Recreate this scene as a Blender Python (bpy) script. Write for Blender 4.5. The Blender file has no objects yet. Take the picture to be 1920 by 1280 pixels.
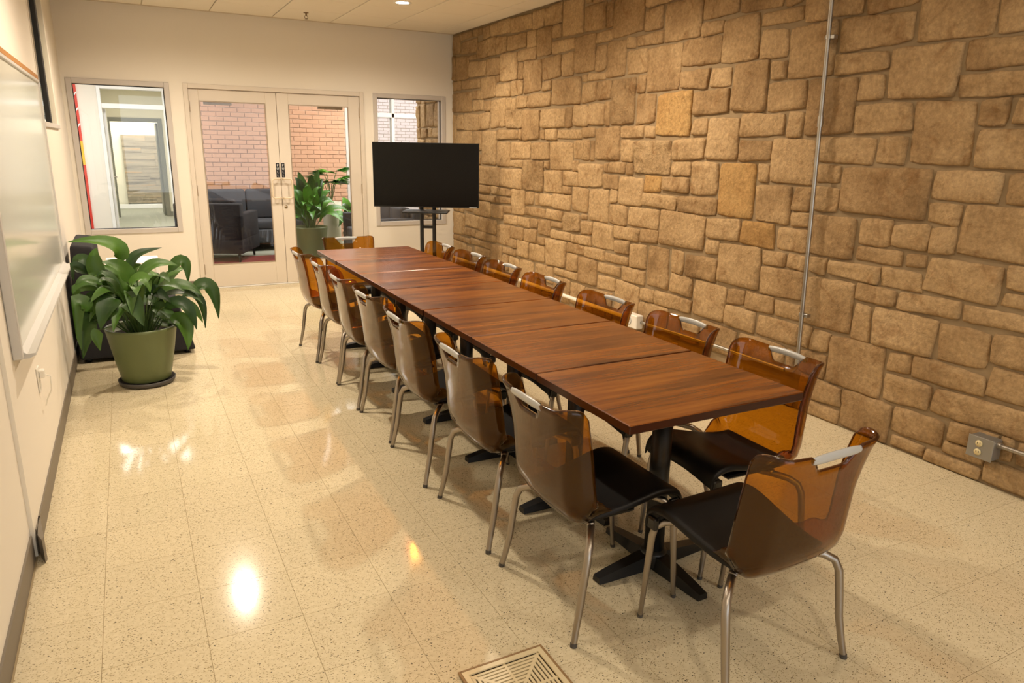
import bpy, bmesh, math, random
from mathutils import Vector, Matrix, noise
R = math.radians
random.seed(7)
scene = bpy.context.scene
COL = scene.collection

# ------------------------------------------------------------------ camera
cam_d = bpy.data.cameras.new('camera'); cam = bpy.data.objects.new('camera', cam_d); COL.objects.link(cam)
YAW, PITCH, ROLL, FPX = 0.4866, 0.2633, 0.0183, 1348.5
CAM = Vector((0.4595, -8.5065, 1.574))
_f = Vector((math.sin(YAW)*math.cos(PITCH), math.cos(YAW)*math.cos(PITCH), -math.sin(PITCH)))
_r = Vector((math.cos(YAW), -math.sin(YAW), 0)); _u = _r.cross(_f)
_r2 = _r*math.cos(ROLL) + _u*math.sin(ROLL); _u2 = _u*math.cos(ROLL) - _r*math.sin(ROLL)
m = Matrix((_r2, _u2, -_f)).transposed().to_4x4(); m.translation = CAM
cam.matrix_world = m
cam_d.sensor_width = 36; cam_d.lens = FPX/1920*36; cam_d.clip_start = 0.05
scene.camera = cam

# ------------------------------------------------------------------ view, world
vs = scene.view_settings
vs.view_transform = 'Standard'; vs.look = 'None'; vs.exposure = 0.0; vs.gamma = 1.0; vs.use_curve_mapping = False
cy = scene.cycles
cy.use_denoising = True; cy.max_bounces = 7; cy.diffuse_bounces = 3; cy.glossy_bounces = 3
cy.transmission_bounces = 4; cy.transparent_max_bounces = 22; cy.use_adaptive_sampling = True; cy.adaptive_threshold = .03
cy.caustics_reflective = False; cy.caustics_refractive = False; cy.sample_clamp_indirect = 6
world = bpy.data.worlds.new('daylight'); scene.world = world; world.use_nodes = True
bg = world.node_tree.nodes['Background']; bg.inputs[0].default_value = (0.92, 0.96, 1.0, 1); bg.inputs[1].default_value = 2.2

# downlights of the meeting room: two rows (power of each)
LAMP_W, LAMP_C = 130.0, (1.0, 0.85, 0.67)
LAMPS = [(x, y, p) for y, p in ((-1.64, 1.0), (-4.08, 1.08), (-6.52, .18), (-8.96, .38)) for x in (1.09, 2.887)]
FILL_W = 85.0  # base power of the fill panels added beyond the doors

# ------------------------------------------------------------------ helpers
def lin(r, g, b):
    f = lambda c: (c/255/12.92) if c/255 <= .04045 else ((c/255+.055)/1.055)**2.4
    return (f(r), f(g), f(b), 1)

def tag(o, label=None, cat=None, group=None, kind=None):
    if label: o['label'] = label
    if cat: o['category'] = cat
    if group: o['group'] = group
    if kind: o['kind'] = kind
    return o

class MB:
    """collects geometry for one mesh object"""
    def __init__(s): s.v = []; s.f = []; s.sm = []
    def add(s, vs_, fs, smooth=False):
        n = len(s.v); s.v += [tuple(v) for v in vs_]
        s.f += [tuple(i+n for i in f) for f in fs]; s.sm += [smooth]*len(fs); return s
    def box(s, x0, y0, z0, x1, y1, z1, bev=0.0, seg=1):
        if x0 > x1: x0, x1 = x1, x0
        if y0 > y1: y0, y1 = y1, y0
        if z0 > z1: z0, z1 = z1, z0
        bm = bmesh.new(); bmesh.ops.create_cube(bm, size=1)
        for v in bm.verts:
            v.co = ((x0+x1)/2+v.co.x*(x1-x0), (y0+y1)/2+v.co.y*(y1-y0), (z0+z1)/2+v.co.z*(z1-z0))
        if bev > 0:
            bmesh.ops.bevel(bm, geom=list(bm.edges), offset=bev, segments=seg, profile=.5, affect='EDGES')
        s.bm(bm, bev > 0 and seg > 1); return s
    def bm(s, bm, smooth=False):
        bm.verts.index_update()
        s.add([v.co for v in bm.verts], [[v.index for v in f.verts] for f in bm.faces], smooth); bm.free()
    def obox(s, c, ax, ay, az, hx, hy, hz):
        c = Vector(c); ax = Vector(ax).normalized(); ay = Vector(ay).normalized(); az = Vector(az).normalized()
        vs_ = [c+ax*(sx*hx)+ay*(sy*hy)+az*(sz*hz) for sz in (-1, 1) for sy in (-1, 1) for sx in (-1, 1)]
        s.add(vs_, [(0, 2, 3, 1), (4, 5, 7, 6), (0, 1, 5, 4), (2, 6, 7, 3), (0, 4, 6, 2), (1, 3, 7, 5)]); return s
    def tube(s, path, rad, n=10, cap=True, flat=1.0):
        P = [Vector(p) for p in path]; k = len(P)
        rr = rad if isinstance(rad, (list, tuple)) else [rad]*k
        vs_ = []; up = None
        for i in range(k):
            t = (P[min(i+1, k-1)]-P[max(i-1, 0)]).normalized()
            if up is None:
                up = Vector((0, 0, 1)) if abs(t.z) < .9 else Vector((1, 0, 0))
            a = t.cross(up).normalized(); b = a.cross(t).normalized(); up = b
            for j in range(n):
                w = 2*math.pi*j/n
                vs_.append(P[i]+a*(math.cos(w)*rr[i])+b*(math.sin(w)*rr[i]*flat))
        fs = [(i*n+j, i*n+(j+1) % n, (i+1)*n+(j+1) % n, (i+1)*n+j) for i in range(k-1) for j in range(n)]
        s.add(vs_, fs, True)
        if cap:
            s.add(vs_[:n], [tuple(range(n))[::-1]]); s.add(vs_[-n:], [tuple(range(n))])
        return s
    def lathe(s, prof, c=(0, 0, 0), n=32, smooth=True):
        vs_ = [(c[0]+r*math.cos(2*math.pi*j/n), c[1]+r*math.sin(2*math.pi*j/n), c[2]+z) for r, z in prof for j in range(n)]
        fs = [(i*n+j, i*n+(j+1) % n, (i+1)*n+(j+1) % n, (i+1)*n+j) for i in range(len(prof)-1) for j in range(n)]
        s.add(vs_, fs, smooth); return s
    def prism(s, poly, axis, a, b):
        """polygon (list of 2D) extruded along axis from a to b; axis 'y': poly is (x,z); 'x': (y,z); 'z': (x,y)"""
        mk = {'y': lambda p, t: (p[0], t, p[1]), 'x': lambda p, t: (t, p[0], p[1]), 'z': lambda p, t: (p[0], p[1], t)}[axis]
        n = len(poly)
        vs_ = [mk(p, a) for p in poly]+[mk(p, b) for p in poly]
        s.add(vs_, [tuple(range(n)), tuple(range(2*n-1, n-1, -1))]+[(i, (i+1) % n+0, (i+1) % n+n, i+n)[::-1] for i in range(n)]); return s
    def mesh(s, name):
        me = bpy.data.meshes.new(name); me.from_pydata(s.v, [], s.f)
        me.polygons.foreach_set('use_smooth', s.sm); me.update()
        bm = bmesh.new(); bm.from_mesh(me); bmesh.ops.recalc_face_normals(bm, faces=bm.faces); bm.to_mesh(me); bm.free()
        return me
    def build(s, name, mat, parent=None, loc=None):
        me = s.mesh(name)
        if mat: me.materials.append(mat)
        return link(name, me, parent, loc)

def link(name, data, parent=None, loc=None):
    o = bpy.data.objects.new(name, data); COL.objects.link(o)
    if parent: o.parent = parent
    if loc: o.location = loc
    return o

def empty(name, loc, rz=0):
    o = bpy.data.objects.new(name, None); COL.objects.link(o); o.location = loc; o.rotation_euler = (0, 0, rz); o.empty_display_size = .1
    return o

def copy_tree(o, parent=None):
    c = o.copy(); COL.objects.link(c); c.parent = parent
    for ch in list(o.children): copy_tree(ch, c)
    return c

def bake(mb, name, mat, mods, mat2=None):
    """mesh with modifiers applied"""
    o = mb.build('tmp', mat); me0 = o.data
    if mat2: me0.materials.append(mat2)
    for t, kw in mods:
        md = o.modifiers.new(t, t)
        for k_, v_ in kw.items(): setattr(md, k_, v_)
    dg = bpy.context.evaluated_depsgraph_get(); dg.update()
    me = bpy.data.meshes.new_from_object(o.evaluated_get(dg)); me.name = name
    bpy.data.objects.remove(o); bpy.data.meshes.remove(me0)
    me.polygons.foreach_set('use_smooth', [True]*len(me.polygons))
    return me

# ------------------------------------------------------------------ materials
def newmat(name):
    mt = bpy.data.materials.new(name); mt.use_nodes = True
    nt = mt.node_tree; b = nt.nodes['Principled BSDF']
    return mt, nt, b, (lambda t: nt.nodes.new(t)), nt.links.new

def plain(name, c, rough=.5, metal=0.0, spec=.5, bump=0.0, bscale=200.0, vary=0.0, vscale=8.0):
    mt, nt, b, N, L = newmat(name)
    b.inputs['Base Color'].default_value = c; b.inputs['Roughness'].default_value = rough
    b.inputs['Metallic'].default_value = metal; b.inputs['Specular IOR Level'].default_value = spec
    g = N('ShaderNodeNewGeometry')
    if vary > 0:
        n = N('ShaderNodeTexNoise'); n.inputs['Scale'].default_value = vscale; n.inputs['Detail'].default_value = 4
        L(g.outputs['Position'], n.inputs['Vector'])
        mx = N('ShaderNodeMix'); mx.data_type = 'RGBA'; L(n.outputs['Fac'], mx.inputs[0])
        mx.inputs[6].default_value = tuple(x*(1-vary) for x in c[:3])+(1,); mx.inputs[7].default_value = tuple(min(1, x*(1+vary)) for x in c[:3])+(1,)
        L(mx.outputs[2], b.inputs['Base Color'])
    if bump > 0:
        n2 = N('ShaderNodeTexNoise'); n2.inputs['Scale'].default_value = bscale; n2.inputs['Detail'].default_value = 3
        L(g.outputs['Position'], n2.inputs['Vector'])
        bp = N('ShaderNodeBump'); bp.inputs['Strength'].default_value = bump; bp.inputs['Distance'].default_value = .002
        L(n2.outputs['Fac'], bp.inputs['Height']); L(bp.outputs[0], b.inputs['Normal'])
    return mt

def emit(name, c, s):
    mt, nt, b, N, L = newmat(name)
    b.inputs['Base Color'].default_value = (*c[:3], 1); b.inputs['Emission Color'].default_value = (*c[:3], 1); b.inputs['Emission Strength'].default_value = s
    return mt

def clear(name, tint, edge, rough=.03, ior=1.5, body=None, bodyfac=0.0):
    """thin see-through sheet: tinted pass-through plus mirror reflection by Fresnel"""
    mt, nt, b, N, L = newmat(name); nt.nodes.remove(b)
    out = nt.nodes['Material Output']
    lw = N('ShaderNodeLayerWeight'); lw.inputs[0].default_value = .5
    mx = N('ShaderNodeMix'); mx.data_type = 'RGBA'; pq = N('ShaderNodeMath'); pq.operation = 'POWER'; L(lw.outputs['Facing'], pq.inputs[0]); pq.inputs[1].default_value = 2.2; L(pq.outputs[0], mx.inputs[0])
    mx.inputs[6].default_value = (*tint, 1); mx.inputs[7].default_value = (*edge, 1)
    tr = N('ShaderNodeBsdfTransparent'); L(mx.outputs[2], tr.inputs[0])
    src = tr.outputs[0]
    if bodyfac > 0:
        df = N('ShaderNodeBsdfDiffuse'); df.inputs[0].default_value = (*body, 1)
        m1 = N('ShaderNodeMixShader'); m1.inputs[0].default_value = bodyfac; L(src, m1.inputs[1]); L(df.outputs[0], m1.inputs[2]); src = m1.outputs[0]
    gl = N('ShaderNodeBsdfGlossy'); gl.inputs['Roughness'].default_value = rough; gl.inputs[0].default_value = (1, 1, 1, 1)
    # Schlick reflectance, the same from both faces of the sheet
    l2 = N('ShaderNodeLayerWeight'); l2.inputs[0].default_value = .5
    pw_ = N('ShaderNodeMath'); pw_.operation = 'POWER'; L(l2.outputs['Facing'], pw_.inputs[0]); pw_.inputs[1].default_value = 4.5
    f0 = ((ior-1)/(ior+1))**2
    fr = N('ShaderNodeMath'); fr.operation = 'MULTIPLY_ADD'; L(pw_.outputs[0], fr.inputs[0]); fr.inputs[1].default_value = .9-f0; fr.inputs[2].default_value = f0
    ms = N('ShaderNodeMixShader'); L(fr.outputs[0], ms.inputs[0]); L(src, ms.inputs[1]); L(gl.outputs[0], ms.inputs[2])
    L(ms.outputs[0], out.inputs[0])
    return mt

def ramp(N, pts):
    r = N('ShaderNodeValToRGB'); e = r.color_ramp.elements
    e[0].position, e[0].color = pts[0]; e[1].position, e[1].color = pts[-1]
    for p, c in pts[1:-1]:
        k = e.new(p); k.color = c
    return r

def stone_mat(name, orange=0.0, rough_extra=0.0):
    mt, nt, b, N, L = newmat(name)
    g = N('ShaderNodeNewGeometry'); oi = N('ShaderNodeObjectInfo')
    n1 = N('ShaderNodeTexNoise'); n1.inputs['Scale'].default_value = 3.2; n1.inputs['Detail'].default_value = 6; n1.inputs['Roughness'].default_value = .62
    L(g.outputs['Position'], n1.inputs['Vector'])
    ad = N('ShaderNodeMath'); ad.operation = 'MULTIPLY_ADD'; L(oi.outputs['Random'], ad.inputs[0]); ad.inputs[1].default_value = .27
    sb = N('ShaderNodeMath'); sb.operation = 'SUBTRACT'; L(n1.outputs['Fac'], sb.inputs[0]); sb.inputs[1].default_value = .135; L(sb.outputs[0], ad.inputs[2])
    if orange:
        r = ramp(N, [(.2, lin(160, 124, 80)), (.5, lin(184, 146, 96)), (.8, lin(196, 162, 112))])
    else:
        r = ramp(N, [(.2, lin(138, 110, 78)), (.38, lin(168, 138, 102)), (.55, lin(186, 156, 118)), (.72, lin(196, 166, 128)), (.9, lin(206, 180, 144))])
    L(ad.outputs[0], r.inputs[0])
    # veins and rust stains
    n3 = N('ShaderNodeTexNoise'); n3.inputs['Scale'].default_value = 7.5; n3.inputs['Detail'].default_value = 5; n3.inputs['Distortion'].default_value = 1.2
    L(g.outputs['Position'], n3.inputs['Vector'])
    r3 = ramp(N, [(.56, (0, 0, 0, 1)), (.74, (1, 1, 1, 1))]); L(n3.outputs['Fac'], r3.inputs[0])
    ml = N('ShaderNodeMath'); ml.operation = 'MULTIPLY'; L(r3.outputs[0], ml.inputs[0]); ml.inputs[1].default_value = .55
    mx = N('ShaderNodeMix'); mx.data_type = 'RGBA'; L(ml.outputs[0], mx.inputs[0]); L(r.outputs[0], mx.inputs[6]); mx.inputs[7].default_value = lin(128, 88, 48)
    n4 = N('ShaderNodeTexNoise'); n4.inputs['Scale'].default_value = 42; n4.inputs['Detail'].default_value = 6; n4.inputs['Roughness'].default_value = .7; L(g.outputs['Position'], n4.inputs['Vector'])
    r4 = ramp(N, [(.3, (.72, .70, .63, 1)), (.7, (1.23, 1.21, 1.12, 1))]); L(n4.outputs['Fac'], r4.inputs[0])
    mm = N('ShaderNodeMix'); mm.data_type = 'RGBA'; mm.blend_type = 'MULTIPLY'; mm.inputs[0].default_value = 1; L(mx.outputs[2], mm.inputs[6]); L(r4.outputs[0], mm.inputs[7])
    L(mm.outputs[2], b.inputs['Base Color']); b.inputs['Roughness'].default_value = .88; b.inputs['Specular IOR Level'].default_value = .2
    n2 = N('ShaderNodeTexNoise'); n2.inputs['Scale'].default_value = 17; n2.inputs['Detail'].default_value = 9; n2.inputs['Roughness'].default_value = .66; n2.inputs['Distortion'].default_value = .5
    L(g.outputs['Position'], n2.inputs['Vector'])
    bp = N('ShaderNodeBump'); bp.inputs['Strength'].default_value = .9; bp.inputs['Distance'].default_value = .022+.02*rough_extra
    L(n2.outputs['Fac'], bp.inputs['Height']); L(bp.outputs[0], b.inputs['Normal'])
    return mt

def terrazzo():
    mt, nt, b, N, L = newmat('speckled_vinyl')
    g = N('ShaderNodeNewGeometry'); oi = N('ShaderNodeObjectInfo')
    n1 = N('ShaderNodeTexNoise'); n1.inputs['Scale'].default_value = 60; n1.inputs['Detail'].default_value = 3; L(g.outputs['Position'], n1.inputs['Vector'])
    r1 = ramp(N, [(.3, lin(218, 203, 168)), (.7, lin(230, 216, 184))]); L(n1.outputs['Fac'], r1.inputs[0])
    cur = r1.outputs[0]
    for sc_, th, c, ca in ((80, .23, lin(132, 116, 86), .62), (52, .17, lin(52, 48, 40), .78), (120, .28, lin(172, 152, 114), .35)):
        mp = N('ShaderNodeMapping'); L(g.outputs['Position'], mp.inputs[0]); mp.inputs['Scale'].default_value = (1.0, 1.9, 1); mp.inputs['Rotation'].default_value = (0, 0, sc_)
        v = N('ShaderNodeTexVoronoi'); v.inputs['Scale'].default_value = sc_; L(mp.outputs[0], v.inputs['Vector'])
        lt = N('ShaderNodeMath'); lt.operation = 'LESS_THAN'; L(v.outputs['Distance'], lt.inputs[0]); lt.inputs[1].default_value = th
        sp = N('ShaderNodeSeparateColor'); L(v.outputs['Color'], sp.inputs[0])
        gt = N('ShaderNodeMath'); gt.operation = 'GREATER_THAN'; L(sp.outputs[0], gt.inputs[0]); gt.inputs[1].default_value = ca
        mu = N('ShaderNodeMath'); mu.operation = 'MULTIPLY'; L(lt.outputs[0], mu.inputs[0]); L(gt.outputs[0], mu.inputs[1])
        mx = N('ShaderNodeMix'); mx.data_type = 'RGBA'; L(mu.outputs[0], mx.inputs[0]); L(cur, mx.inputs[6]); mx.inputs[7].default_value = c
        cur = mx.outputs[2]
    hs = N('ShaderNodeHueSaturation'); L(cur, hs.inputs['Color'])
    ma = N('ShaderNodeMath'); ma.operation = 'MULTIPLY_ADD'; L(oi.outputs['Random'], ma.inputs[0]); ma.inputs[1].default_value = .05; ma.inputs[2].default_value = .975
    L(ma.outputs[0], hs.inputs['Value']); L(hs.outputs[0], b.inputs['Base Color'])
    n2 = N('ShaderNodeTexNoise'); n2.inputs['Scale'].default_value = 1.3; n2.inputs['Detail'].default_value = 3; L(g.outputs['Position'], n2.inputs['Vector'])
    r2 = ramp(N, [(.3, (.09, .09, .09, 1)), (.7, (.13, .13, .13, 1))]); L(n2.outputs['Fac'], r2.inputs[0]); L(r2.outputs[0], b.inputs['Roughness'])
    b.inputs['Specular IOR Level'].default_value = .24
    return mt

def wood(name, c0, c1, c2, c3, rough=.3, sx=2.2, sy=34.0, coat=.25):
    mt, nt, b, N, L = newmat(name)
    tc = N('ShaderNodeTexCoord'); oi = N('ShaderNodeObjectInfo')
    sc_ = N('ShaderNodeVectorMath'); sc_.operation = 'MULTIPLY_ADD'; cb = N('ShaderNodeCombineXYZ')
    for i in range(3): L(oi.outputs['Random'], cb.inputs[i])
    L(cb.outputs[0], sc_.inputs[0]); sc_.inputs[1].default_value = (9, 17, 5); L(tc.outputs['Object'], sc_.inputs[2])
    mp = N('ShaderNodeMapping'); L(sc_.outputs[0], mp.inputs[0]); mp.inputs['Scale'].default_value = (sx, sy, sy)
    n1 = N('ShaderNodeTexNoise'); n1.inputs['Scale'].default_value = 1; n1.inputs['Detail'].default_value = 6; n1.inputs['Roughness'].default_value = .6; n1.inputs['Distortion'].default_value = .3; L(mp.outputs[0], n1.inputs['Vector'])
    mp2 = N('ShaderNodeMapping'); L(sc_.outputs[0], mp2.inputs[0]); mp2.inputs['Scale'].default_value = (sx*.6, sy*.32, sy)
    n2 = N('ShaderNodeTexNoise'); n2.inputs['Scale'].default_value = 1; n2.inputs['Detail'].default_value = 3; L(mp2.outputs[0], n2.inputs['Vector'])
    av = N('ShaderNodeMath'); av.operation = 'MULTIPLY_ADD'; L(n1.outputs['Fac'], av.inputs[0]); av.inputs[1].default_value = .45
    hf = N('ShaderNodeMath'); hf.operation = 'MULTIPLY'; L(n2.outputs['Fac'], hf.inputs[0]); hf.inputs[1].default_value = .55; L(hf.outputs[0], av.inputs[2])
    r = ramp(N, [(.30, c0), (.42, c1), (.54, c2), (.70, c3)]); L(av.outputs[0], r.inputs[0]); L(r.outputs[0], b.inputs['Base Color'])
    b.inputs['Roughness'].default_value = rough; b.inputs['Coat Weight'].default_value = coat; b.inputs['Coat Roughness'].default_value = .18
    bp = N('ShaderNodeBump'); bp.inputs['Strength'].default_value = .25; bp.inputs['Distance'].default_value = .001; L(n1.outputs['Fac'], bp.inputs['Height']); L(bp.outputs[0], b.inputs['Normal'])
    return mt

def leaf_mat(name, c0, c1, rough=.38):
    mt, nt, b, N, L = newmat(name)
    oi = N('ShaderNodeObjectInfo'); g = N('ShaderNodeNewGeometry')
    n = N('ShaderNodeTexNoise'); n.inputs['Scale'].default_value = 9; L(g.outputs['Position'], n.inputs['Vector'])
    a = N('ShaderNodeMath'); a.operation = 'MULTIPLY_ADD'; L(oi.outputs['Random'], a.inputs[0]); a.inputs[1].default_value = .6
    s_ = N('ShaderNodeMath'); s_.operation = 'MULTIPLY'; L(n.outputs['Fac'], s_.inputs[0]); s_.inputs[1].default_value = .4; L(s_.outputs[0], a.inputs[2])
    r = ramp(N, [(.15, c0), (.85, c1)]); L(a.outputs[0], r.inputs[0]); L(r.outputs[0], b.inputs['Base Color'])
    b.inputs['Roughness'].default_value = rough
    b.inputs['Transmission Weight'].default_value = 0
    return mt

M = dict(
    wall=plain('painted_wall', lin(240, 232, 218), .7, bump=.15, bscale=350),
    ceil=plain('ceiling_tile', lin(240, 230, 212), .9, bump=.3, bscale=500),
    grid=plain('ceiling_grid', lin(205, 190, 165), .6),
    frame=plain('painted_metal_frame', lin(222, 211, 196), .42, spec=.4),
    alu=plain('grey_window_frame', lin(204, 196, 188), .4, spec=.45),
    gasket=plain('black_gasket', lin(28, 28, 30), .6),
    mortar=plain('mortar', lin(150, 128, 96), .95, bump=.8, bscale=90, vary=.18, vscale=14),
    stone=stone_mat('sandstone'), stone_o=stone_mat('ochre_sandstone', 1.0), stone_r=stone_mat('carved_sandstone', 0, 1.2),
    tile=terrazzo(), grout=plain('tile_joint', lin(176, 156, 120), .9),
    base=plain('vinyl_baseboard', lin(126, 116, 102), .5),
    table=wood('stained_wood', lin(40, 18, 8), lin(90, 46, 15), lin(128, 71, 22), lin(152, 92, 34), rough=.24, coat=0.0, sx=2.6, sy=46.0),
    tedge=plain('stained_edge', lin(58, 26, 14), .35),
    black=plain('black_metal', lin(16, 15, 15), .42), blackp=plain('black_plastic', lin(20, 19, 18), .3),
    screen=plain('tv_screen', lin(8, 7, 6), .22, spec=.25),
    amber=clear('amber_plastic', (.75, .49, .12), (.15, .055, .01), .03, 1.4, (.36, .17, .035), .05),
    amber_rim=clear('amber_plastic_edge', (.22, .08, .015), (.10, .035, .008), .05, 1.5, (.10, .035, .01), .35),
    seat=plain('seat_black', lin(15, 13, 12), .45, spec=.3),
    chrome=plain('satin_metal', lin(168, 160, 150), .36, metal=1.0),
    silver=plain('silver_plastic', lin(186, 186, 184), .22, spec=.6),
    glass=clear('window_glass', (.985, .99, .985), (.86, .9, .88), .0, 1.45),
    white=plain('white_laminate', lin(244, 242, 238), .35), wpl=plain('white_plastic', lin(240, 234, 222), .4),
    board=plain('whiteboard', lin(226, 226, 214), .14, spec=.6), cork=plain('cork_strip', lin(178, 126, 70), .9, bump=.4, bscale=300),
    tray=plain('board_frame', lin(206, 202, 196), .4, metal=.0),
    pot=plain('green_glaze', lin(100, 110, 68), .42, vary=.06, vscale=4), saucer=plain('dark_saucer', lin(74, 70, 66), .5),
    soil=plain('soil', lin(38, 28, 20), 1.0, bump=1, bscale=90),
    leaf=leaf_mat('leaf_green', lin(22, 54, 12), lin(82, 122, 38), .46), stem=plain('stem_green', lin(78, 104, 50), .5),
    leafb=leaf_mat('bright_leaf', lin(26, 62, 26), lin(96, 158, 50)),
    fab=plain('charcoal_fabric', lin(40, 39, 42), .95, bump=.6, bscale=700), fabg=plain('grey_fabric', lin(68, 70, 75), .95, bump=.5, bscale=700),
    gal=plain('galvanised_pipe', lin(176, 172, 164), .34, metal=.9), box=plain('grey_box', lin(160, 158, 152), .4, metal=.6),
    ivory=plain('ivory_plastic', lin(226, 208, 158), .4), vent=plain('vent_beige', lin(226, 208, 168), .45), ventd=plain('vent_dark', lin(70, 52, 30), .8),
    ventf=plain('vent_edge', lin(150, 118, 78), .6),
    brick=plain('brick_red', lin(202, 156, 126), .85, vary=.12, vscale=5, bump=.5, bscale=120), bmort=plain('brick_mortar', lin(212, 184, 160), .95),
    carpet=plain('grey_carpet', lin(150, 150, 134), 1, bump=.6, bscale=400, vary=.15, vscale=30),
    red=plain('red_paint', lin(214, 50, 34), .6), yellow=plain('yellow_paint', lin(246, 190, 40), .6), rug=plain('red_rug', lin(150, 56, 60), 1, vary=.35, vscale=9),
    gframe=plain('dark_grey_frame', lin(122, 122, 110), .5), cream=plain('cream_wall', lin(232, 226, 204), .8),
    sprk=plain('sprinkler_metal', lin(120, 100, 76), .35, metal=.8), baffle=plain('lamp_trim', lin(240, 236, 228), .4),
    glow=emit('lamp_lens', (1.0, .9, .72), 14.0), panel=emit('fill_panel_lens', (1, 1, 1), 1.3),
    plank=wood('weathered_plank', lin(92, 84, 70), lin(140, 130, 112), lin(164, 152, 130), lin(178, 140, 96), rough=.8, sx=1.2, sy=14, coat=0),
    handle=plain('beige_handle', lin(226, 208, 182), .35, spec=.5), hinge=plain('hinge', lin(176, 158, 136), .4, metal=.4), brass=plain('lock', lin(150, 134, 110), .3, metal=.9),
    brick_lit=plain('daylit_brick', lin(246, 226, 220), .85, vary=.08, vscale=5),  # brick lightened: bright daylight outside is put into its colour
    ext=plain('outside_ground', lin(150, 150, 146), 1),
)
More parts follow.
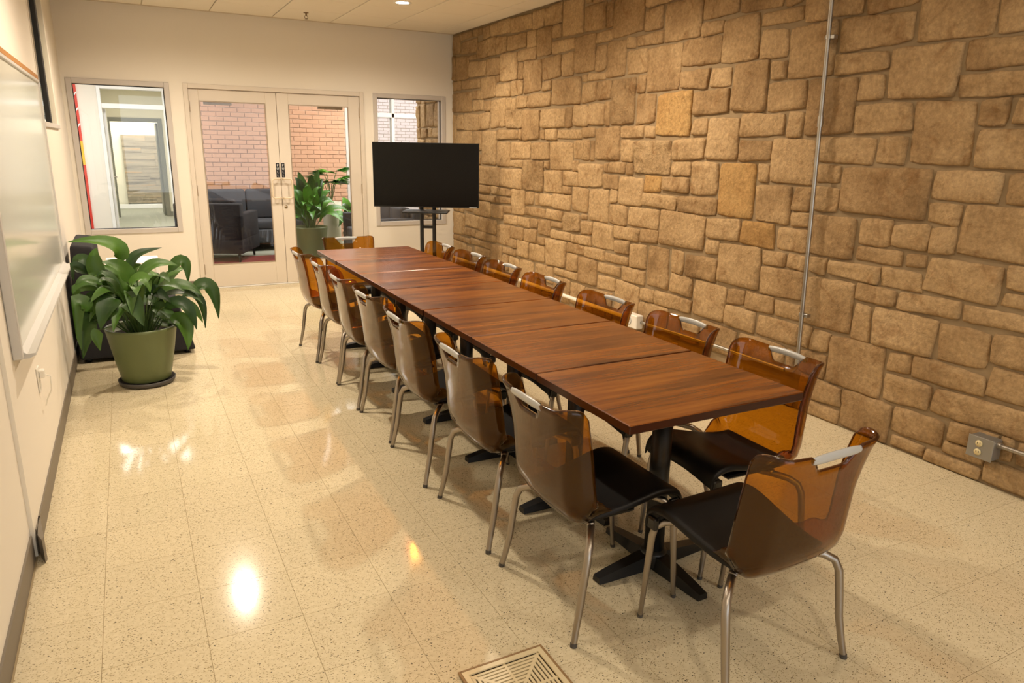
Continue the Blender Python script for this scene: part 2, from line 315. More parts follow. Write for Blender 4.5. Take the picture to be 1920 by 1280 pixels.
STONES = [(5656,1245,6183,1504,0),(6041,1523,6356,1837,0),(5860,1856,6237,2108,0),(6383,1091,6860,1343,0),(5975,2121,6360,2553,0),(6238,885,6607,1074,0),(5350,1677,5669,1986,0),(5733,252,6085,535,0),(5162,2004,5503,2296,0),(5974,551,6347,757,0),(5520,2122,5963,2287,0),(6385,281,6920,415,0),(5503,556,5835,861,0),(6195,1359,6536,1507,0),(6359,555,6607,756,0),(6371,1523,6817,1694,0),(5124,1393,5459,1654,0),(5861,9,6177,239,0),(4677,1144,5007,1494,1),(5485,991,5795,1229,0),(5681,1680,6025,1844,0),(6250,1976,6621,2106,0),(4720,1820,5024,2123,0),(6249,1849,6755,1961,0),(4743,683,5117,962,0),(4597,2139,4908,2418,0),(4072,869,4580,1127,0),(3949,1675,4339,1985,1),(3799,2008,4184,2329,0),(6253,431,6622,538,0),(4512,1506,4814,1801,0),(5474,1522,5832,1663,0),(6634,429,6971,598,0),(6097,255,6372,409,0),(5022,1145,5317,1375,0),(3972,2341,4363,2597,0),(6191,94,6468,240,0),(3704,1392,4151,1652,3),(5131,682,5489,858,0),(6460,779,6959,869,0),(6104,773,6445,870,0),(4515,401,4839,663,0),(3342,1772,3673,2133,3),(5036,1818,5334,1990,0),(6700,6,7057,139,0),(6623,612,7009,765,0),(5516,2000,5845,2108,0),(3327,2443,3724,2730,0),(6483,158,6726,267,0),(4200,2146,4583,2323,0),(4826,1670,5197,1806,0),(4988,237,5393,380,0),(4618,192,4976,387,0),(5532,102,5849,238,0),(6021,1088,6216,1225,0),(5144,395,5485,539,0),(4352,1813,4707,1979,0),(3948,524,4219,847,0),(3541,174,3867,502,0),(5846,1520,6029,1663,0),(5807,1088,6009,1231,0),(4386,1274,4662,1495,0),(5646,879,5974,975,0),(6370,1707,6502,1834,0),(3128,1480,3488,1753,0),(4920,977,5214,1131,1),(4923,2137,5149,2304,0),(5986,882,6224,984,0),(2373,1957,2869,2184,0),(2756,2210,3068,2519,0),(4399,677,4729,847,0),(6228,1090,6367,1224,0),(5229,981,5471,1124,0),(6197,1240,6371,1344,0),(5024,5,5512,92,4),(4828,1515,5108,1653,0),(2530,2538,2871,2835,0),(4593,978,4907,1126,0),(6397,6,6684,71,0),(3248,2146,3512,2419,0),(4923,2319,5241,2413,0),(3515,1138,3829,1367,0),(5501,251,5721,393,0),(5682,1860,5848,1986,0),(5849,771,6088,866,0),(6548,1356,6849,1507,0),(4163,1510,4497,1659,0),(5810,997,6097,1071,0),(4261,1142,4665,1259,0),(2378,1379,2773,1639,0),(5849,547,5961,755,0),(3071,962,3378,1234,0),(4375,2430,4708,2714,0),(4853,403,5130,545,0),(3879,206,4238,382,0),(1837,1163,2261,1452,3),(6372,2121,6679,2455,0),(3655,979,4060,1126,0),(3690,1768,3932,1992,0),(5478,1244,5644,1385,0),(1812,2100,2172,2396,0),(2900,1249,3268,1459,0),(2885,2534,3213,2734,0),(4196,1999,4485,2130,0),(2347,466,2723,722,0),(4079,398,4499,511,0),(5253,2308,5430,2572,0),(3157,734,3472,949,0),(5554,6,5849,87,0),(6097,423,6241,536,0),(1815,1653,2161,1936,0),(5446,2308,5657,2557,0),(850,1378,1216,1751,0),(3528,2150,3787,2329,0),(5276,551,5488,668,0),(2176,1760,2625,1940,0),(2950,380,3251,618,0),(5669,2299,5961,2539,0),(6624,970,6922,1078,0),(3841,1141,4247,1245,0),(6484,85,6684,145,0),(5471,1400,5641,1506,0),(5020,559,5261,667,0),(4500,1995,4706,2125,0),(5329,1235,5463,1380,0),(1309,2244,1670,2506,0),(3738,2435,3956,2598,0),(1062,1775,1422,2071,0),(1322,1163,1822,1364,0),(4236,527,4500,663,0),(3069,230,3497,367,0),(3844,5,4192,132,4),(2186,2200,2511,2403,0),(6192,10,6383,79,0),(726,1165,1307,1364,0),(3720,637,3933,836,0),(5209,1670,5338,1805,0),(4720,2432,5082,2671,0),(2529,123,2814,371,0),(2788,1020,3057,1235,0),(5592,407,5720,541,0),(2078,2417,2338,2663,0),(12,1964,560,2196,0),(4064,1276,4371,1378,0),(2278,1165,2612,1362,0),(4404,184,4592,352,4),(6624,885,6937,955,0),(1517,2679,1967,2835,0),(6743,152,6811,269,0),(1547,1465,1993,1636,0),(3014,1767,3247,1951,0),(1594,890,1895,1148,0),(720,2512,1187,2696,0),(6517,1710,6778,1837,0),(3394,966,3640,1124,0),(2651,828,2944,1007,3),(5494,874,5630,978,0),(1924,1952,2361,2087,0),(2006,1468,2364,1638,0),(5133,873,5321,963,0),(1228,1380,1534,1641,0),(807,2091,1184,2313,0),(4231,676,4384,853,0),(2206,2681,2516,2835,0),(2134,281,2513,448,0),(2785,1480,3046,1645,0),(2524,2199,2741,2402,0),(6109,1000,6225,1075,0),(2763,1767,3001,1942,0),(3504,1480,3692,1650,0),(3484,852,3816,954,0),(3614,518,3936,621,0),(2350,2416,2740,2526,0),(4544,5,4812,92,4),(1446,2524,1859,2666,0),(5335,871,5478,967,0),(2828,160,3055,367,0),(5039,2003,5150,2123,0),(3652,2343,3959,2423,0),(140,1524,570,1746,0),(1812,228,2117,440,0),(1434,1776,1799,1945,3),(128,2334,476,2589,0),(2885,1965,3116,2118,0),(1248,530,1568,760,0),(488,2334,952,2498,0),(1102,245,1391,515,0),(3080,2212,3233,2416,0),(4378,2337,4582,2418,0),(4264,184,4392,372,4),(4851,558,5005,668,0),(3500,1666,3795,1756,0),(2437,1022,2772,1153,0),(3263,518,3602,617,0),(4166,1394,4373,1493,0),(1043,2708,1503,2834,0),(765,629,1234,794,0),(4355,1674,4500,1797,0),(3842,1261,4050,1375,2),(3128,1974,3329,2120,0),(4204,5,4392,132,4),(4,984,352,1252,4),(5331,1140,5468,1220,0),(335,1761,741,1946,0),(2013,463,2332,620,0),(15,513,356,785,0),(3264,384,3529,504,0),(626,807,1086,967,0),(4824,5,5012,92,4),(968,2328,1296,2500,0),(3373,634,3708,717,0),(3831,864,4059,963,0),(2501,1662,2911,1744,0),(6827,151,7051,265,0),(5502,409,5580,543,0),(257,2601,708,2745,0),(1229,1654,1718,1758,0),(627,130,1027,307,0),(3041,630,3358,721,0),(1198,2087,1532,2230,0),(1686,2408,2064,2510,0),(1909,900,2317,1001,0),(1980,2675,2193,2834,0),(4592,864,4730,965,0),(5019,1388,5112,1499,0),(3281,1259,3499,1367,0),(278,2208,793,2322,0),(2626,1248,2885,1363,0),(1736,454,2001,622,0),(1574,219,1800,432,0),(2175,735,2422,885,0),(3488,733,3705,836,0),(3880,397,4067,503,0),(2736,464,2935,617,0),(582,1525,834,1747,0),(758,1763,1047,1941,0),(2330,901,2636,1008,0),(23,245,425,423,0),(2724,5,3072,92,4),(3081,2432,3315,2517,0),(364,924,592,1192,4),(2812,734,3144,814,0),(1548,2084,1798,2231,0),(1201,2522,1433,2692,0),(1102,810,1398,967,0),(372,637,750,791,0),(2439,735,2798,816,0),(3365,1381,3589,1466,0),(3225,2533,3315,2731,0),(2190,1020,2425,1149,0),(1886,634,2146,767,0),(2736,632,3025,719,0),(2525,385,2938,451,0),(4,804,352,972,4),(1871,2522,2063,2662,0),(10,2624,241,2835,0),(1583,638,1872,761,0),(2958,830,3144,944,0),(284,5,552,212,4),(2972,2132,3236,2197,0),(659,322,1085,430,0),(10,1520,128,1952,0),(3685,2005,3783,2137,0),(5424,224,5472,372,4),(4,5,272,212,4),(2641,1759,2751,1941,0),(2352,2542,2516,2664,0),(2923,1666,3115,1754,0),(635,981,1213,1047,0),(4404,5,4532,92,4),(1676,1961,1908,2072,0),(1410,776,1736,872,0),(1664,104,2012,192,4),(577,1961,883,2078,0),(3809,1668,3937,1755,0),(3364,5,3552,92,4),(3259,1765,3330,1960,0),(2271,1653,2487,1747,0),(3736,2610,4066,2804,0),(2244,5,2512,92,4),(1083,1063,1437,1149,0),(1435,1958,1660,2070,0),(698,1063,1067,1150,0),(1753,780,2004,874,0),(1907,1015,2070,1147,0),(3525,2342,3638,2427,0),(3392,1137,3499,1247,0),(141,1760,323,1947,0),(1406,263,1560,433,0),(924,5,1272,92,4),(3704,5,3832,92,4),(1228,984,1579,1050,0),(2189,2099,2358,2188,0),(3564,5,3692,92,4),(564,5,912,92,4),(1384,104,1652,192,4),(2524,5,2712,92,4),(1549,1377,1821,1449,0),(1424,5,1692,92,4),(1686,2243,1799,2396,0),(1404,448,1721,518,0),(854,2709,1031,2831,0),(10,2334,115,2612,0),(4,1264,352,1352,4),(2304,104,2492,192,4),(15,2210,265,2321,0),(2144,204,2492,252,4),(253,2761,579,2833,0),(3058,1474,3116,1650,0),(576,2090,791,2195,0),(3224,5,3352,92,4),(372,532,673,621,0),(688,530,967,617,0),(2161,632,2334,719,0),(2044,5,2232,92,4),(404,1364,592,1492,4),(2018,781,2161,887,0),(3084,5,3212,92,4),(3602,1379,3687,1468,0),(594,2757,840,2835,0),(982,530,1234,612,0),(204,1364,392,1492,4),(1844,5,2032,92,4),(897,1957,1050,2076,0),(1044,104,1232,212,4),(5096,2425,5238,2582,0),(4,1364,192,1492,4),(3224,144,3412,192,4),(2434,832,2637,887,0),(2786,1377,2888,1466,0),(2624,1169,2772,1234,0),(444,224,572,392,4),(504,1204,632,1352,4),(844,443,1088,517,0),(558,445,830,517,0),(364,824,592,912,4),(2085,1018,2173,1147,0),(364,1204,492,1352,4),(1413,886,1579,968,0),(2164,104,2292,192,4),(3015,2746,3407,2834,0),(1583,534,1723,624,0),(2024,104,2152,192,4),(3280,1384,3353,1464,0),(1244,104,1372,212,4),(247,439,544,497,0),(1704,5,1832,92,4),(2176,1651,2258,1748,0),(1449,1066,1581,1147,0),(3084,144,3212,192,4),(2273,1376,2364,1454,0),(1284,5,1412,92,4),(704,1384,812,1492,4),(2884,2134,2959,2198,0),(604,1364,692,1492,4),(13,436,235,498,0),(1734,1651,1801,1759,0),(3424,144,3512,192,4),(504,2524,692,2572,4),(2958,959,3055,1004,0),(1197,2245,1294,2314,0),(644,1204,692,1352,4),(624,1064,672,1192,4),(2904,2764,2992,2832,4),(7724,5,8392,132,4),(8884,544,8992,592,4),(6964,904,7472,972,4),(7484,904,7992,972,4),(7524,1304,7892,1492,4),(7564,604,8072,772,4),(7624,984,8132,1092,4),(7724,144,7972,252,4),(7764,784,8132,892,4),(7944,544,8192,592,4),(8144,784,8652,892,4),(8144,984,8512,1092,4),(8204,544,8872,592,4),(8464,604,8712,732,4),(8464,1104,8972,1292,4),(8664,784,8992,892,4),(8904,984,8992,1092,4),(8944,904,8992,972,4),(7624,1524,7872,1652,4),(7884,1524,8252,1652,4),(8164,1304,8532,1492,4),(8264,1524,8512,1652,4),(6804,1724,7312,1852,4),(7324,1724,7992,1852,4),(8424,1664,8672,1712,4),(3424,2764,3712,2832,4),(4084,2624,4352,2812,4),(4364,2744,4552,2812,4),(4564,2744,4832,2812,4),(4844,2744,5192,2812,4),(5104,2604,5612,2692,4),(5204,2744,5712,2812,4),(5624,2604,6292,2692,4),(5724,2744,5972,2812,4),(5984,2744,6352,2812,4),(6304,2604,6812,2692,4),(6364,2744,6612,2812,4),(6384,2484,6892,2572,4),(6624,2744,6992,2812,4),(6644,1984,7312,2092,4),(6704,2104,6952,2292,4),(6704,2304,6952,2472,4),(6784,1864,7452,1972,4),(6824,2604,7332,2692,4),(6844,1524,7352,1712,4),(6884,1104,7252,1512,4),(6904,2484,7572,2572,4),(6944,284,7192,392,4),(6944,984,7612,1092,4),(6964,2104,7212,2452,4),(6984,784,7492,892,4),(7004,404,7672,592,4),(7004,2744,7672,2812,4),(7044,604,7552,772,4),(7084,5,7332,252,4),(7204,284,7452,392,4),(7224,2104,7592,2452,4),(7264,1104,7932,1292,4),(7264,1304,7512,1512,4),(7324,1984,7692,2092,4),(7344,5,7712,252,4),(7344,2604,7712,2692,4),(7364,1524,7612,1652,4),(7364,1664,7732,1712,4),(7464,284,8132,392,4),(7464,1864,7832,1972,4),(7504,784,7752,892,4),(7584,2484,8092,2572,4),(7604,2104,7972,2452,4),(7684,404,7932,592,4),(7684,2744,8052,2812,4),(7704,1984,8372,2092,4),(7724,2604,8092,2692,4),(7744,1664,8412,1712,4),(7844,1864,8352,1972,4),(7904,1304,8152,1492,4),(7944,404,8612,532,4),(7944,1104,8192,1292,4),(7984,144,8652,252,4),(7984,2104,8492,2232,4),(7984,2244,8652,2472,4),(8004,904,8672,972,4),(8004,1724,8512,1852,4),(8064,2744,8312,2812,4),(8084,604,8452,772,4),(8104,2484,8352,2572,4),(8104,2604,8772,2732,4),(8144,284,8652,392,4),(8204,1104,8452,1292,4),(8324,2744,8992,2812,4),(8364,1864,8992,1972,4),(8364,2484,8612,2572,4),(8384,1984,8632,2092,4),(8404,5,8652,132,4),(8504,2104,8992,2232,4),(8524,984,8892,1092,4),(8524,1524,8892,1652,4),(8524,1724,8992,1852,4),(8544,1304,8992,1492,4),(8624,404,8992,532,4),(8624,2484,8872,2572,4),(8644,1984,8992,2092,4),(8664,5,8912,252,4),(8664,284,8992,392,4),(8664,2244,8912,2432,4),(8684,904,8932,972,4),(8684,1664,8992,1712,4),(8724,604,8992,732,4),(8784,2604,8992,2732,4),(8884,2484,8992,2572,4),(8904,1524,8992,1652,4),(8924,5,8992,132,4),(8924,144,8992,252,4),(8924,2244,8992,2472,4)]
LEAVES = [(377,-3260,819,333,-3295,942,99,-3330,964,78),(240,-3250,700,224,-3235,816,245,-3220,908,78),(416,-3360,707,368,-3390,797,274,-3420,848,85),(424,-3220,768,470,-3190,846,622,-3160,887,55),(453,-3300,703,569,-3290,796,699,-3280,780,63),(642,-3240,732,742,-3250,797,756,-3260,653,65),(588,-3330,621,715,-3345,658,825,-3360,582,68),(778,-3280,607,892,-3290,618,923,-3300,400,75),(713,-3220,556,816,-3230,532,838,-3240,326,53),(659,-3320,544,756,-3335,504,818,-3350,394,52),(591,-3400,531,713,-3430,535,767,-3460,375,76),(614,-3400,451,701,-3425,404,704,-3450,242,85),(375,-3480,599,416,-3520,587,462,-3560,450,97),(366,-3400,517,384,-3420,586,402,-3440,680,37),(319,-3440,612,273,-3490,576,221,-3540,449,100),(187,-3380,528,55,-3400,577,-5,-3420,299,92),(271,-3300,652,110,-3315,663,-8,-3330,502,53),(187,-3230,751,93,-3240,791,15,-3250,712,57),(190,-3180,726,145,-3160,834,64,-3140,769,70),(188,-3360,474,132,-3385,418,77,-3410,241,114),(211,-3480,432,196,-3490,394,204,-3500,306,52),(254,-3330,688,175,-3355,731,111,-3380,707,52),(319,-3280,624,263,-3280,712,184,-3280,709,70),(401,-3420,710,491,-3460,735,518,-3500,653,61),(482,-3380,638,563,-3400,627,631,-3420,557,67),(517,-3330,523,596,-3355,478,662,-3380,372,81),(425,-3200,705,446,-3190,762,505,-3180,770,51),(519,-3180,643,563,-3150,688,609,-3120,662,61),(431,-3300,559,523,-3290,567,601,-3280,497,102),(313,-3280,573,244,-3280,604,150,-3280,603,79),(225,-3260,568,178,-3260,538,188,-3260,435,95),(353,-3200,667,302,-3180,744,269,-3160,785,76),(451,-3230,596,502,-3205,640,581,-3180,639,77),(278,-3300,521,229,-3300,474,138,-3300,431,83),(484,-3230,471,548,-3215,408,632,-3200,360,87),(347,-3280,613,399,-3270,676,477,-3260,703,84)]
# ================================================================== ROOM SHELL
H = 2.844; WX = 4.07; BACK = -11.4; T = .1524*2
# ---- floor: slab, joints and vinyl tiles
floor = tag(MB().box(-.05, BACK, -.12, 4.5, 0.0, -.0015).build('floor', M['grout']), 'beige speckled vinyl tile floor of the meeting room', kind='structure')
X0, YS = .2342, -6.58
def tile_mesh(w, d):
    bv = .0004
    return MB().add([(0, 0, -.003), (w, 0, -.003), (w, d, -.003), (0, d, -.003), (bv, bv, 0), (w-bv, bv, 0), (w-bv, d-bv, 0), (bv, d-bv, 0)],
                    [(4, 5, 6, 7), (0, 1, 5, 4), (1, 2, 6, 5), (2, 3, 7, 6), (3, 0, 4, 7)]).mesh('tile')
gap = .0009
tm_full = tile_mesh(T-gap, T-gap); tm_full.materials.append(M['tile'])
cells = []
for i in range(-1, 13):
    for j in range(-17, 23):
        x0 = X0+i*T; y0 = YS+j*T
        xa, xb, ya, yb = max(x0, 0.0), min(x0+T, 4.075), max(y0, BACK), min(y0+T, 0.0)
        if xb-xa < .02 or yb-ya < .02: continue
        c = Vector(((xa+xb)/2, (ya+yb)/2, 0))-CAM; zc = c.dot(_f)
        px = 960+FPX*c.dot(_r2)/max(zc, .05); py = 640-FPX*c.dot(_u2)/max(zc, .05)
        vis = zc > .5 and -150 < px < 2070 and py < 1450
        cells.append((0 if vis else 1, zc, xa, xb, ya, yb))
cells.sort()
rest = MB()
for k, (nv, zc, xa, xb, ya, yb) in enumerate(cells):
    w, d = xb-xa-gap, yb-ya-gap
    full = abs(w-(T-gap)) < 1e-4 and abs(d-(T-gap)) < 1e-4
    if nv == 0 and k < 300:
        if full: me = tm_full
        else:
            me = tile_mesh(w, d); me.materials.append(M['tile'])
        link('tile', me, floor, (xa, ya, 0))
    else:
        rest.add([(xa, ya, 0), (xa+w, ya, 0), (xa+w, ya+d, 0), (xa, ya+d, 0)], [(0, 1, 2, 3)])
tag(rest.build('tile_field', M['tile'], floor), kind='stuff')

# ---- ceiling: slab, grid tiles
ceil = tag(MB().box(-.05, BACK, H+.012, 4.5, 0.0, H+.1).build('ceiling', M['grid']), 'cream suspended ceiling of square tiles over the meeting room', kind='structure')
CT = .6096; cx0 = 2.594-4*CT-.0; cyo = -.745+CT
ct_full = MB().box(.005, .005, 0, CT-.005, CT-.005, .011, .002).mesh('ceiling_tile'); ct_full.materials.append(M['ceil'])
for i in range(-1, 8):
    for j in range(0, 19):
        xa = cx0+i*CT; yb = cyo-j*CT; ya = yb-CT; xb = xa+CT
        x0, x1, y0, y1 = max(xa, 0), min(xb, 4.05), max(ya, BACK), min(yb, 0)
        if x1-x0 < .03 or y1-y0 < .03: continue
        if x1-x0 > CT-.001 and y1-y0 > CT-.001: me = ct_full
        else:
            me = MB().box(.005, .005, 0, x1-x0-.005, y1-y0-.005, .011, .002).mesh('ceiling_tile'); me.materials.append(M['ceil'])
        link('ceiling_tile', me, ceil, (x0, y0, H))

# ---- walls
wl = MB()
wl.box(-.20, -5.45, 0, 0.0, -2.5, H+.1)
wl.box(-.20, -2.5, 0, 0.0, -1.19, 1.66); wl.box(-.20, -2.5, 2.72, 0.0, -1.19, H+.1)
wl.box(-.20, -1.19, 0, 0.0, 0.12, H+.1)
wl.box(-.13, BACK, 0, -.014, -5.45, H+.1)
tag(wl.build('wall_left', M['wall']), 'long cream painted wall carrying the whiteboard', kind='structure')
wf = MB()
Y1 = .12
wf.box(-.0, 0, 0, .037, Y1, H+.1); wf.box(.037, 0, 0, .945, Y1, .638); wf.box(.037, 0, 2.152, .945, Y1, H+.1)
wf.box(.945, 0, 0, 1.071, Y1, H+.1); wf.box(1.071, 0, 2.155, 2.969, Y1, H+.1); wf.box(2.969, 0, 0, 3.08, Y1, H+.1)
wf.box(3.08, 0, 0, 3.984, Y1, .63); wf.box(3.08, 0, 2.154, 3.984, Y1, H+.1); wf.box(3.984, 0, 0, 4.09, Y1, H+.1)
tag(wf.build('wall_far', M['wall']), 'cream painted wall around the double glass doors', kind='structure')
wb = MB().box(-.13, BACK-.12, 0, 4.5, BACK, .35).box(-.13, BACK-.12, 2.6, 4.5, BACK, H+.1).box(-.13, BACK-.12, .35, .5, BACK, 2.6).box(3.9, BACK-.12, .35, 4.5, BACK, 2.6)
tag(wb.build('wall_back', M['wall']), 'cream wall with a wide daylight window behind the viewpoint', kind='structure')

# ---- stone wall: mortar core and stones
wr = tag(MB().box(4.088, BACK, 0, 4.5, 0.0, H+.1).build('wall_right', M['mortar']), 'rough tan sandstone block wall along the dining table', kind='structure')
def stone_geo(u0, z0, u1, z1, seed, rough=0.0, xface=4.088, ydir=-1, ybase=0.0):
    w, h = u1-u0, z1-z0
    n = max(2, min(11, int(w/.036)+1)); k = max(2, min(10, int(h/.036)+1))
    rng = random.Random(seed)
    prot = rng.uniform(.013, .024); tu, tz = rng.uniform(-.006, .006), rng.uniform(-.007, .007)
    rc = min(.05, .28*min(w, h)); jit = min(.012, .10*min(w, h))
    V = []
    off = Vector((rng.uniform(0, 50), rng.uniform(0, 50), rng.uniform(0, 50)))
    sk = [rng.uniform(-1, 1)*jit for _ in range(8)]
    n += 2; k += 2; eu_, ez_ = min(.2, .011/w), min(.2, .011/h)
    ga = [0]+[eu_+(1-2*eu_)*i/(n-2) for i in range(n-1)]+[1]; gb = [0]+[ez_+(1-2*ez_)*j/(k-2) for j in range(k-1)]+[1]
    for j in range(k+1):
        for i in range(n+1):
            a, b = ga[i], gb[j]
            # front grid is pulled in a little at its border; outer ring sinks into the joint
            ia = (.0 if i == 0 else 1.0 if i == n else a); ib = b
            u = u0+w*a; z = z0+h*b
            u += (1-b)*((1-a)*sk[0]+a*sk[1])+b*((1-a)*sk[2]+a*sk[3])
            z += (1-b)*((1-a)*sk[4]+a*sk[5])+b*((1-a)*sk[6]+a*sk[7])
            eu = min(u-u0, u1-u); ez = min(z-z0, z1-z)
            if eu < rc and ez < rc:      # round the corner
                cu = u0+rc if a < .5 else u1-rc; cz = z0+rc if b < .5 else z1-rc
                dx, dz = u-cu, z-cz; d = max(abs(dx), abs(dz), 1e-6); l = math.hypot(dx, dz)
                q = .45
                u = cu+dx*((1-q)+q*d/l); z = cz+dz*((1-q)+q*d/l)
            nv = noise.noise(Vector((u*9, z*9, 0))+off)
            nw = noise.noise(Vector((u*22, z*22, 3))+off)
            edge = i in (0, n) or j in (0, k)
            if edge:
                u += jit*.55*noise.noise(Vector((u*16, z*16, 7))+off); z += jit*.55*noise.noise(Vector((z*16, u*16, 11))+off)
                d = prot-.009+.004*nw
            else:
                d = prot+tu*(a-.5)*2+tz*(b-.5)*2+.010*nv+.008*nw+rough*.016*(nw+nv*.6)
            V.append((xface-max(.004, d), ybase+ydir*u, z))
    F = [(j*(n+1)+i, j*(n+1)+i+1, (j+1)*(n+1)+i+1, (j+1)*(n+1)+i) for j in range(k) for i in range(n)]
    ring = [i for i in range(n+1)]+[j*(n+1)+n for j in range(1, k+1)]+[k*(n+1)+i for i in range(n-1, -1, -1)]+[j*(n+1) for j in range(k-1, 0, -1)]
    b0 = len(V); V += [(xface+.004, V[r][1], V[r][2]) for r in ring]
    q = len(ring)
    F += [(ring[t], b0+t, b0+(t+1) % q, ring[(t+1) % q]) for t in range(q)]
    return V, F
SM = {0: 'stone', 1: 'stone_o', 2: 'stone_o', 3: 'stone_r', 4: 'stone'}
far_stones = MB()
for k, (a, b, c, d, t) in enumerate(STONES):
    V, F = stone_geo(a/1000, b/1000, c/1000, d/1000, k, 1.0 if t == 3 else 0.0)
    if k < 300:
        mb = MB(); mb.add(V, F, True); mb.build('stone', M[SM[t]], wr)
    else: far_stones.add(V, F, True)
tag(far_stones.build('stone_field', M['stone'], wr), kind='stuff')

# ---- baseboards
bb = MB()
bb.prism([(.0, -5.42), (.006, -5.42), (.006, 0.0), (0, 0.0)], 'z', 0, .1)
bb.prism([(.0, -5.30), (.006, -5.30), (.034, -5.49), (.030, -5.52), (.012, -5.47)], 'z', 0, .1)
bb.box(-.014, BACK, 0, -.006, -5.47, .1)
tag(bb.build('baseboard_left', M['base']), 'grey vinyl baseboard of the whiteboard wall, end curling loose', kind='structure')
bf = MB().box(.0, -.006, 0, 1.071, 0, .1).box(2.969, -.006, 0, 4.05, 0, .1)
tag(bf.build('baseboard_far', M['base']), 'grey vinyl baseboard beside the glass doors', kind='structure')

# ---- windows in the far wall
def frame4(mb, x0, z0, x1, z1, w, y0, y1, bev=.004):
    mb.box(x0, y0, z0, x0+w, y1, z1, bev); mb.box(x1-w, y0, z0, x1, y1, z1, bev)
    mb.box(x0+w, y0, z0, x1-w, y1, z0+w, bev); mb.box(x0+w, y0, z1-w, x1-w, y1, z1, bev); return mb
def far_window(name, x0, z0, x1, z1, label):
    w = tag(frame4(MB(), x0, z0, x1, z1, .05, -.014, .13).build(name, M['alu']), label, kind='structure')
    frame4(MB(), x0+.05, z0+.05, x1-.05, z1-.05, .007, .035, .055, 0).build('gasket', M['gasket'], w)
    MB().box(x0+.054, .042, z0+.054, x1-.054, .048, z1-.054).build('pane', M['glass'], w)
    return w
far_window('window_1', .037, .638, .945, 2.152, 'fixed window to the corridor, behind the potted plant')
far_window('window_2', 3.08, .63, 3.984, 2.154, 'fixed window behind the television screen')

# ---- door frame and double doors
fr = MB()
fr.box(1.071, -.016, 0, 1.117, .13, 2.155, .004).box(2.923, -.016, 0, 2.969, .13, 2.155, .004).box(1.117, -.016, 2.108, 2.923, .13, 2.155, .004)
tag(fr.build('trim_1', M['frame']), 'beige metal frame around the double doors', kind='structure')
tag(MB().box(1.117, .0, 0, 2.923, .12, .012, .003).build('trim_2', M['white']), 'pale threshold strip under the double doors', kind='structure')
def letters(txt, x, y, z, size, mat, parent):
    cu = bpy.data.curves.new('lettering', 'FONT'); cu.body = txt; cu.size = size; cu.extrude = .0006
    cu.align_x = 'CENTER'; cu.align_y = 'CENTER'; cu.materials.append(mat)
    o = link('lettering', cu, parent, (x, y, z)); return o
def door(name, x0, x1, g0, g1, hs, label):
    zt = 2.104
    d = MB()
    d.box(x0, .012, .014, g0, .056, zt, .003); d.box(g1, .012, .014, x1, .056, zt, .003)
    d.box(g0, .012, .014, g1, .056, .267, .003); d.box(g0, .012, 1.987, g1, .056, zt, .003)
    o = tag(d.build(name, M['frame']), label, kind='structure')
    MB().box(g0-.004, .031, .263, g1+.004, .037, 1.991).build('pane', M['glass'], o)
    frame4(MB(), g0, .267, g1, 1.987, .008, .006, .013, 0).build('glazing_bead', M['hinge'], o)
    # hs = +1: meeting stile on the right of this leaf
    hx = x1-.014 if hs > 0 else x0+.014
    p = [(hx, .012, 1.19), (hx, -.035, 1.19), (hx-hs*.012, -.048, 1.19), (hx-hs*.075, -.05, 1.19), (hx-hs*.092, -.05, 1.172), (hx-hs*.092, -.05, .998), (hx-hs*.075, -.05, .98), (hx-hs*.012, -.048, .98), (hx, -.035, .98), (hx, .012, .98)]
    MB().tube(p, .0095, 10).build('pull_handle', M['handle'], o)
    sx = hx-hs*.013
    st = MB().box(sx-.018, .0095, 1.205, sx+.018, .012, 1.36, .001).build('pull_sticker', M['blackp'], o); st['label'] = 'black sticker with white letters PULL'
    for q, ch in enumerate('PULL'):
        t = letters(ch, sx, .0085, 1.34-.0365*q-.005, .034, M['white'], st); t.rotation_euler = (R(90), 0, 0)
    hxg = x0 if hs > 0 else x1
    for z in (.22, 1.07, 1.93):
        MB().tube([(hxg, .006, z-.055), (hxg, .006, z+.055)], .008, 8).build('hinge', M['hinge'], o)
    # closer shoe behind the top rail
    MB().box(g0+.05 if hs > 0 else g1-.33, .06, 1.955, g0+.33 if hs > 0 else g1-.05, .10, 2.02, .004).build('door_closer', M['hinge'], o)
    if hs < 0:
        MB().lathe([(0, 0), (.016, 0), (.016, .01), (0, .01)], (0, 0, 0), 16).build('lock_cylinder', M['brass'], o, (hx+.02, .012, .88)).rotation_euler = (R(90), 0, 0)
    return o
door('door_1', 1.119, 1.9965, 1.215, 1.882, +1, 'beige glazed door leaf hinged beside the corridor window')
door('door_2', 2.0005, 2.921, 2.124, 2.791, -1, 'beige glazed door leaf with the lock, toward the television')

# ---- borrowed-light window high in the left wall
w3 = MB()
w3.box(-.06, -1.222, 1.69, .006, -1.19, 2.72, .003); w3.box(-.06, -2.5, 1.69, .006, -2.47, 2.72, .003); w3.box(-.06, -2.47, 2.69, .006, -1.222, 2.72, .003)
w3o = tag(w3.build('window_3', M['wall']), 'high inner window in the whiteboard wall near the corner', kind='structure')
MB().box(-.06, -2.5, 1.655, .016, -1.17, 1.69, .003).build('sill', M['alu'], w3o)
MB().box(-.020, -2.47, 1.69, -.015, -1.222, 2.69).build('pane', M['glass'], w3o)
MB().box(-.045, -1.84, 1.69, .002, -1.73, 2.69, .002).build('mullion', M['gasket'], w3o)
MB().box(-.058, -2.47, 1.69, -.048, -1.222, 2.69).build('blind', M['cream'], w3o)
tag(MB().box(-1.6, -3.2, 1.0, -1.5, .1, H).build('wall_next_room', M['cream']), 'cream wall of the room behind the high inner window', kind='structure')

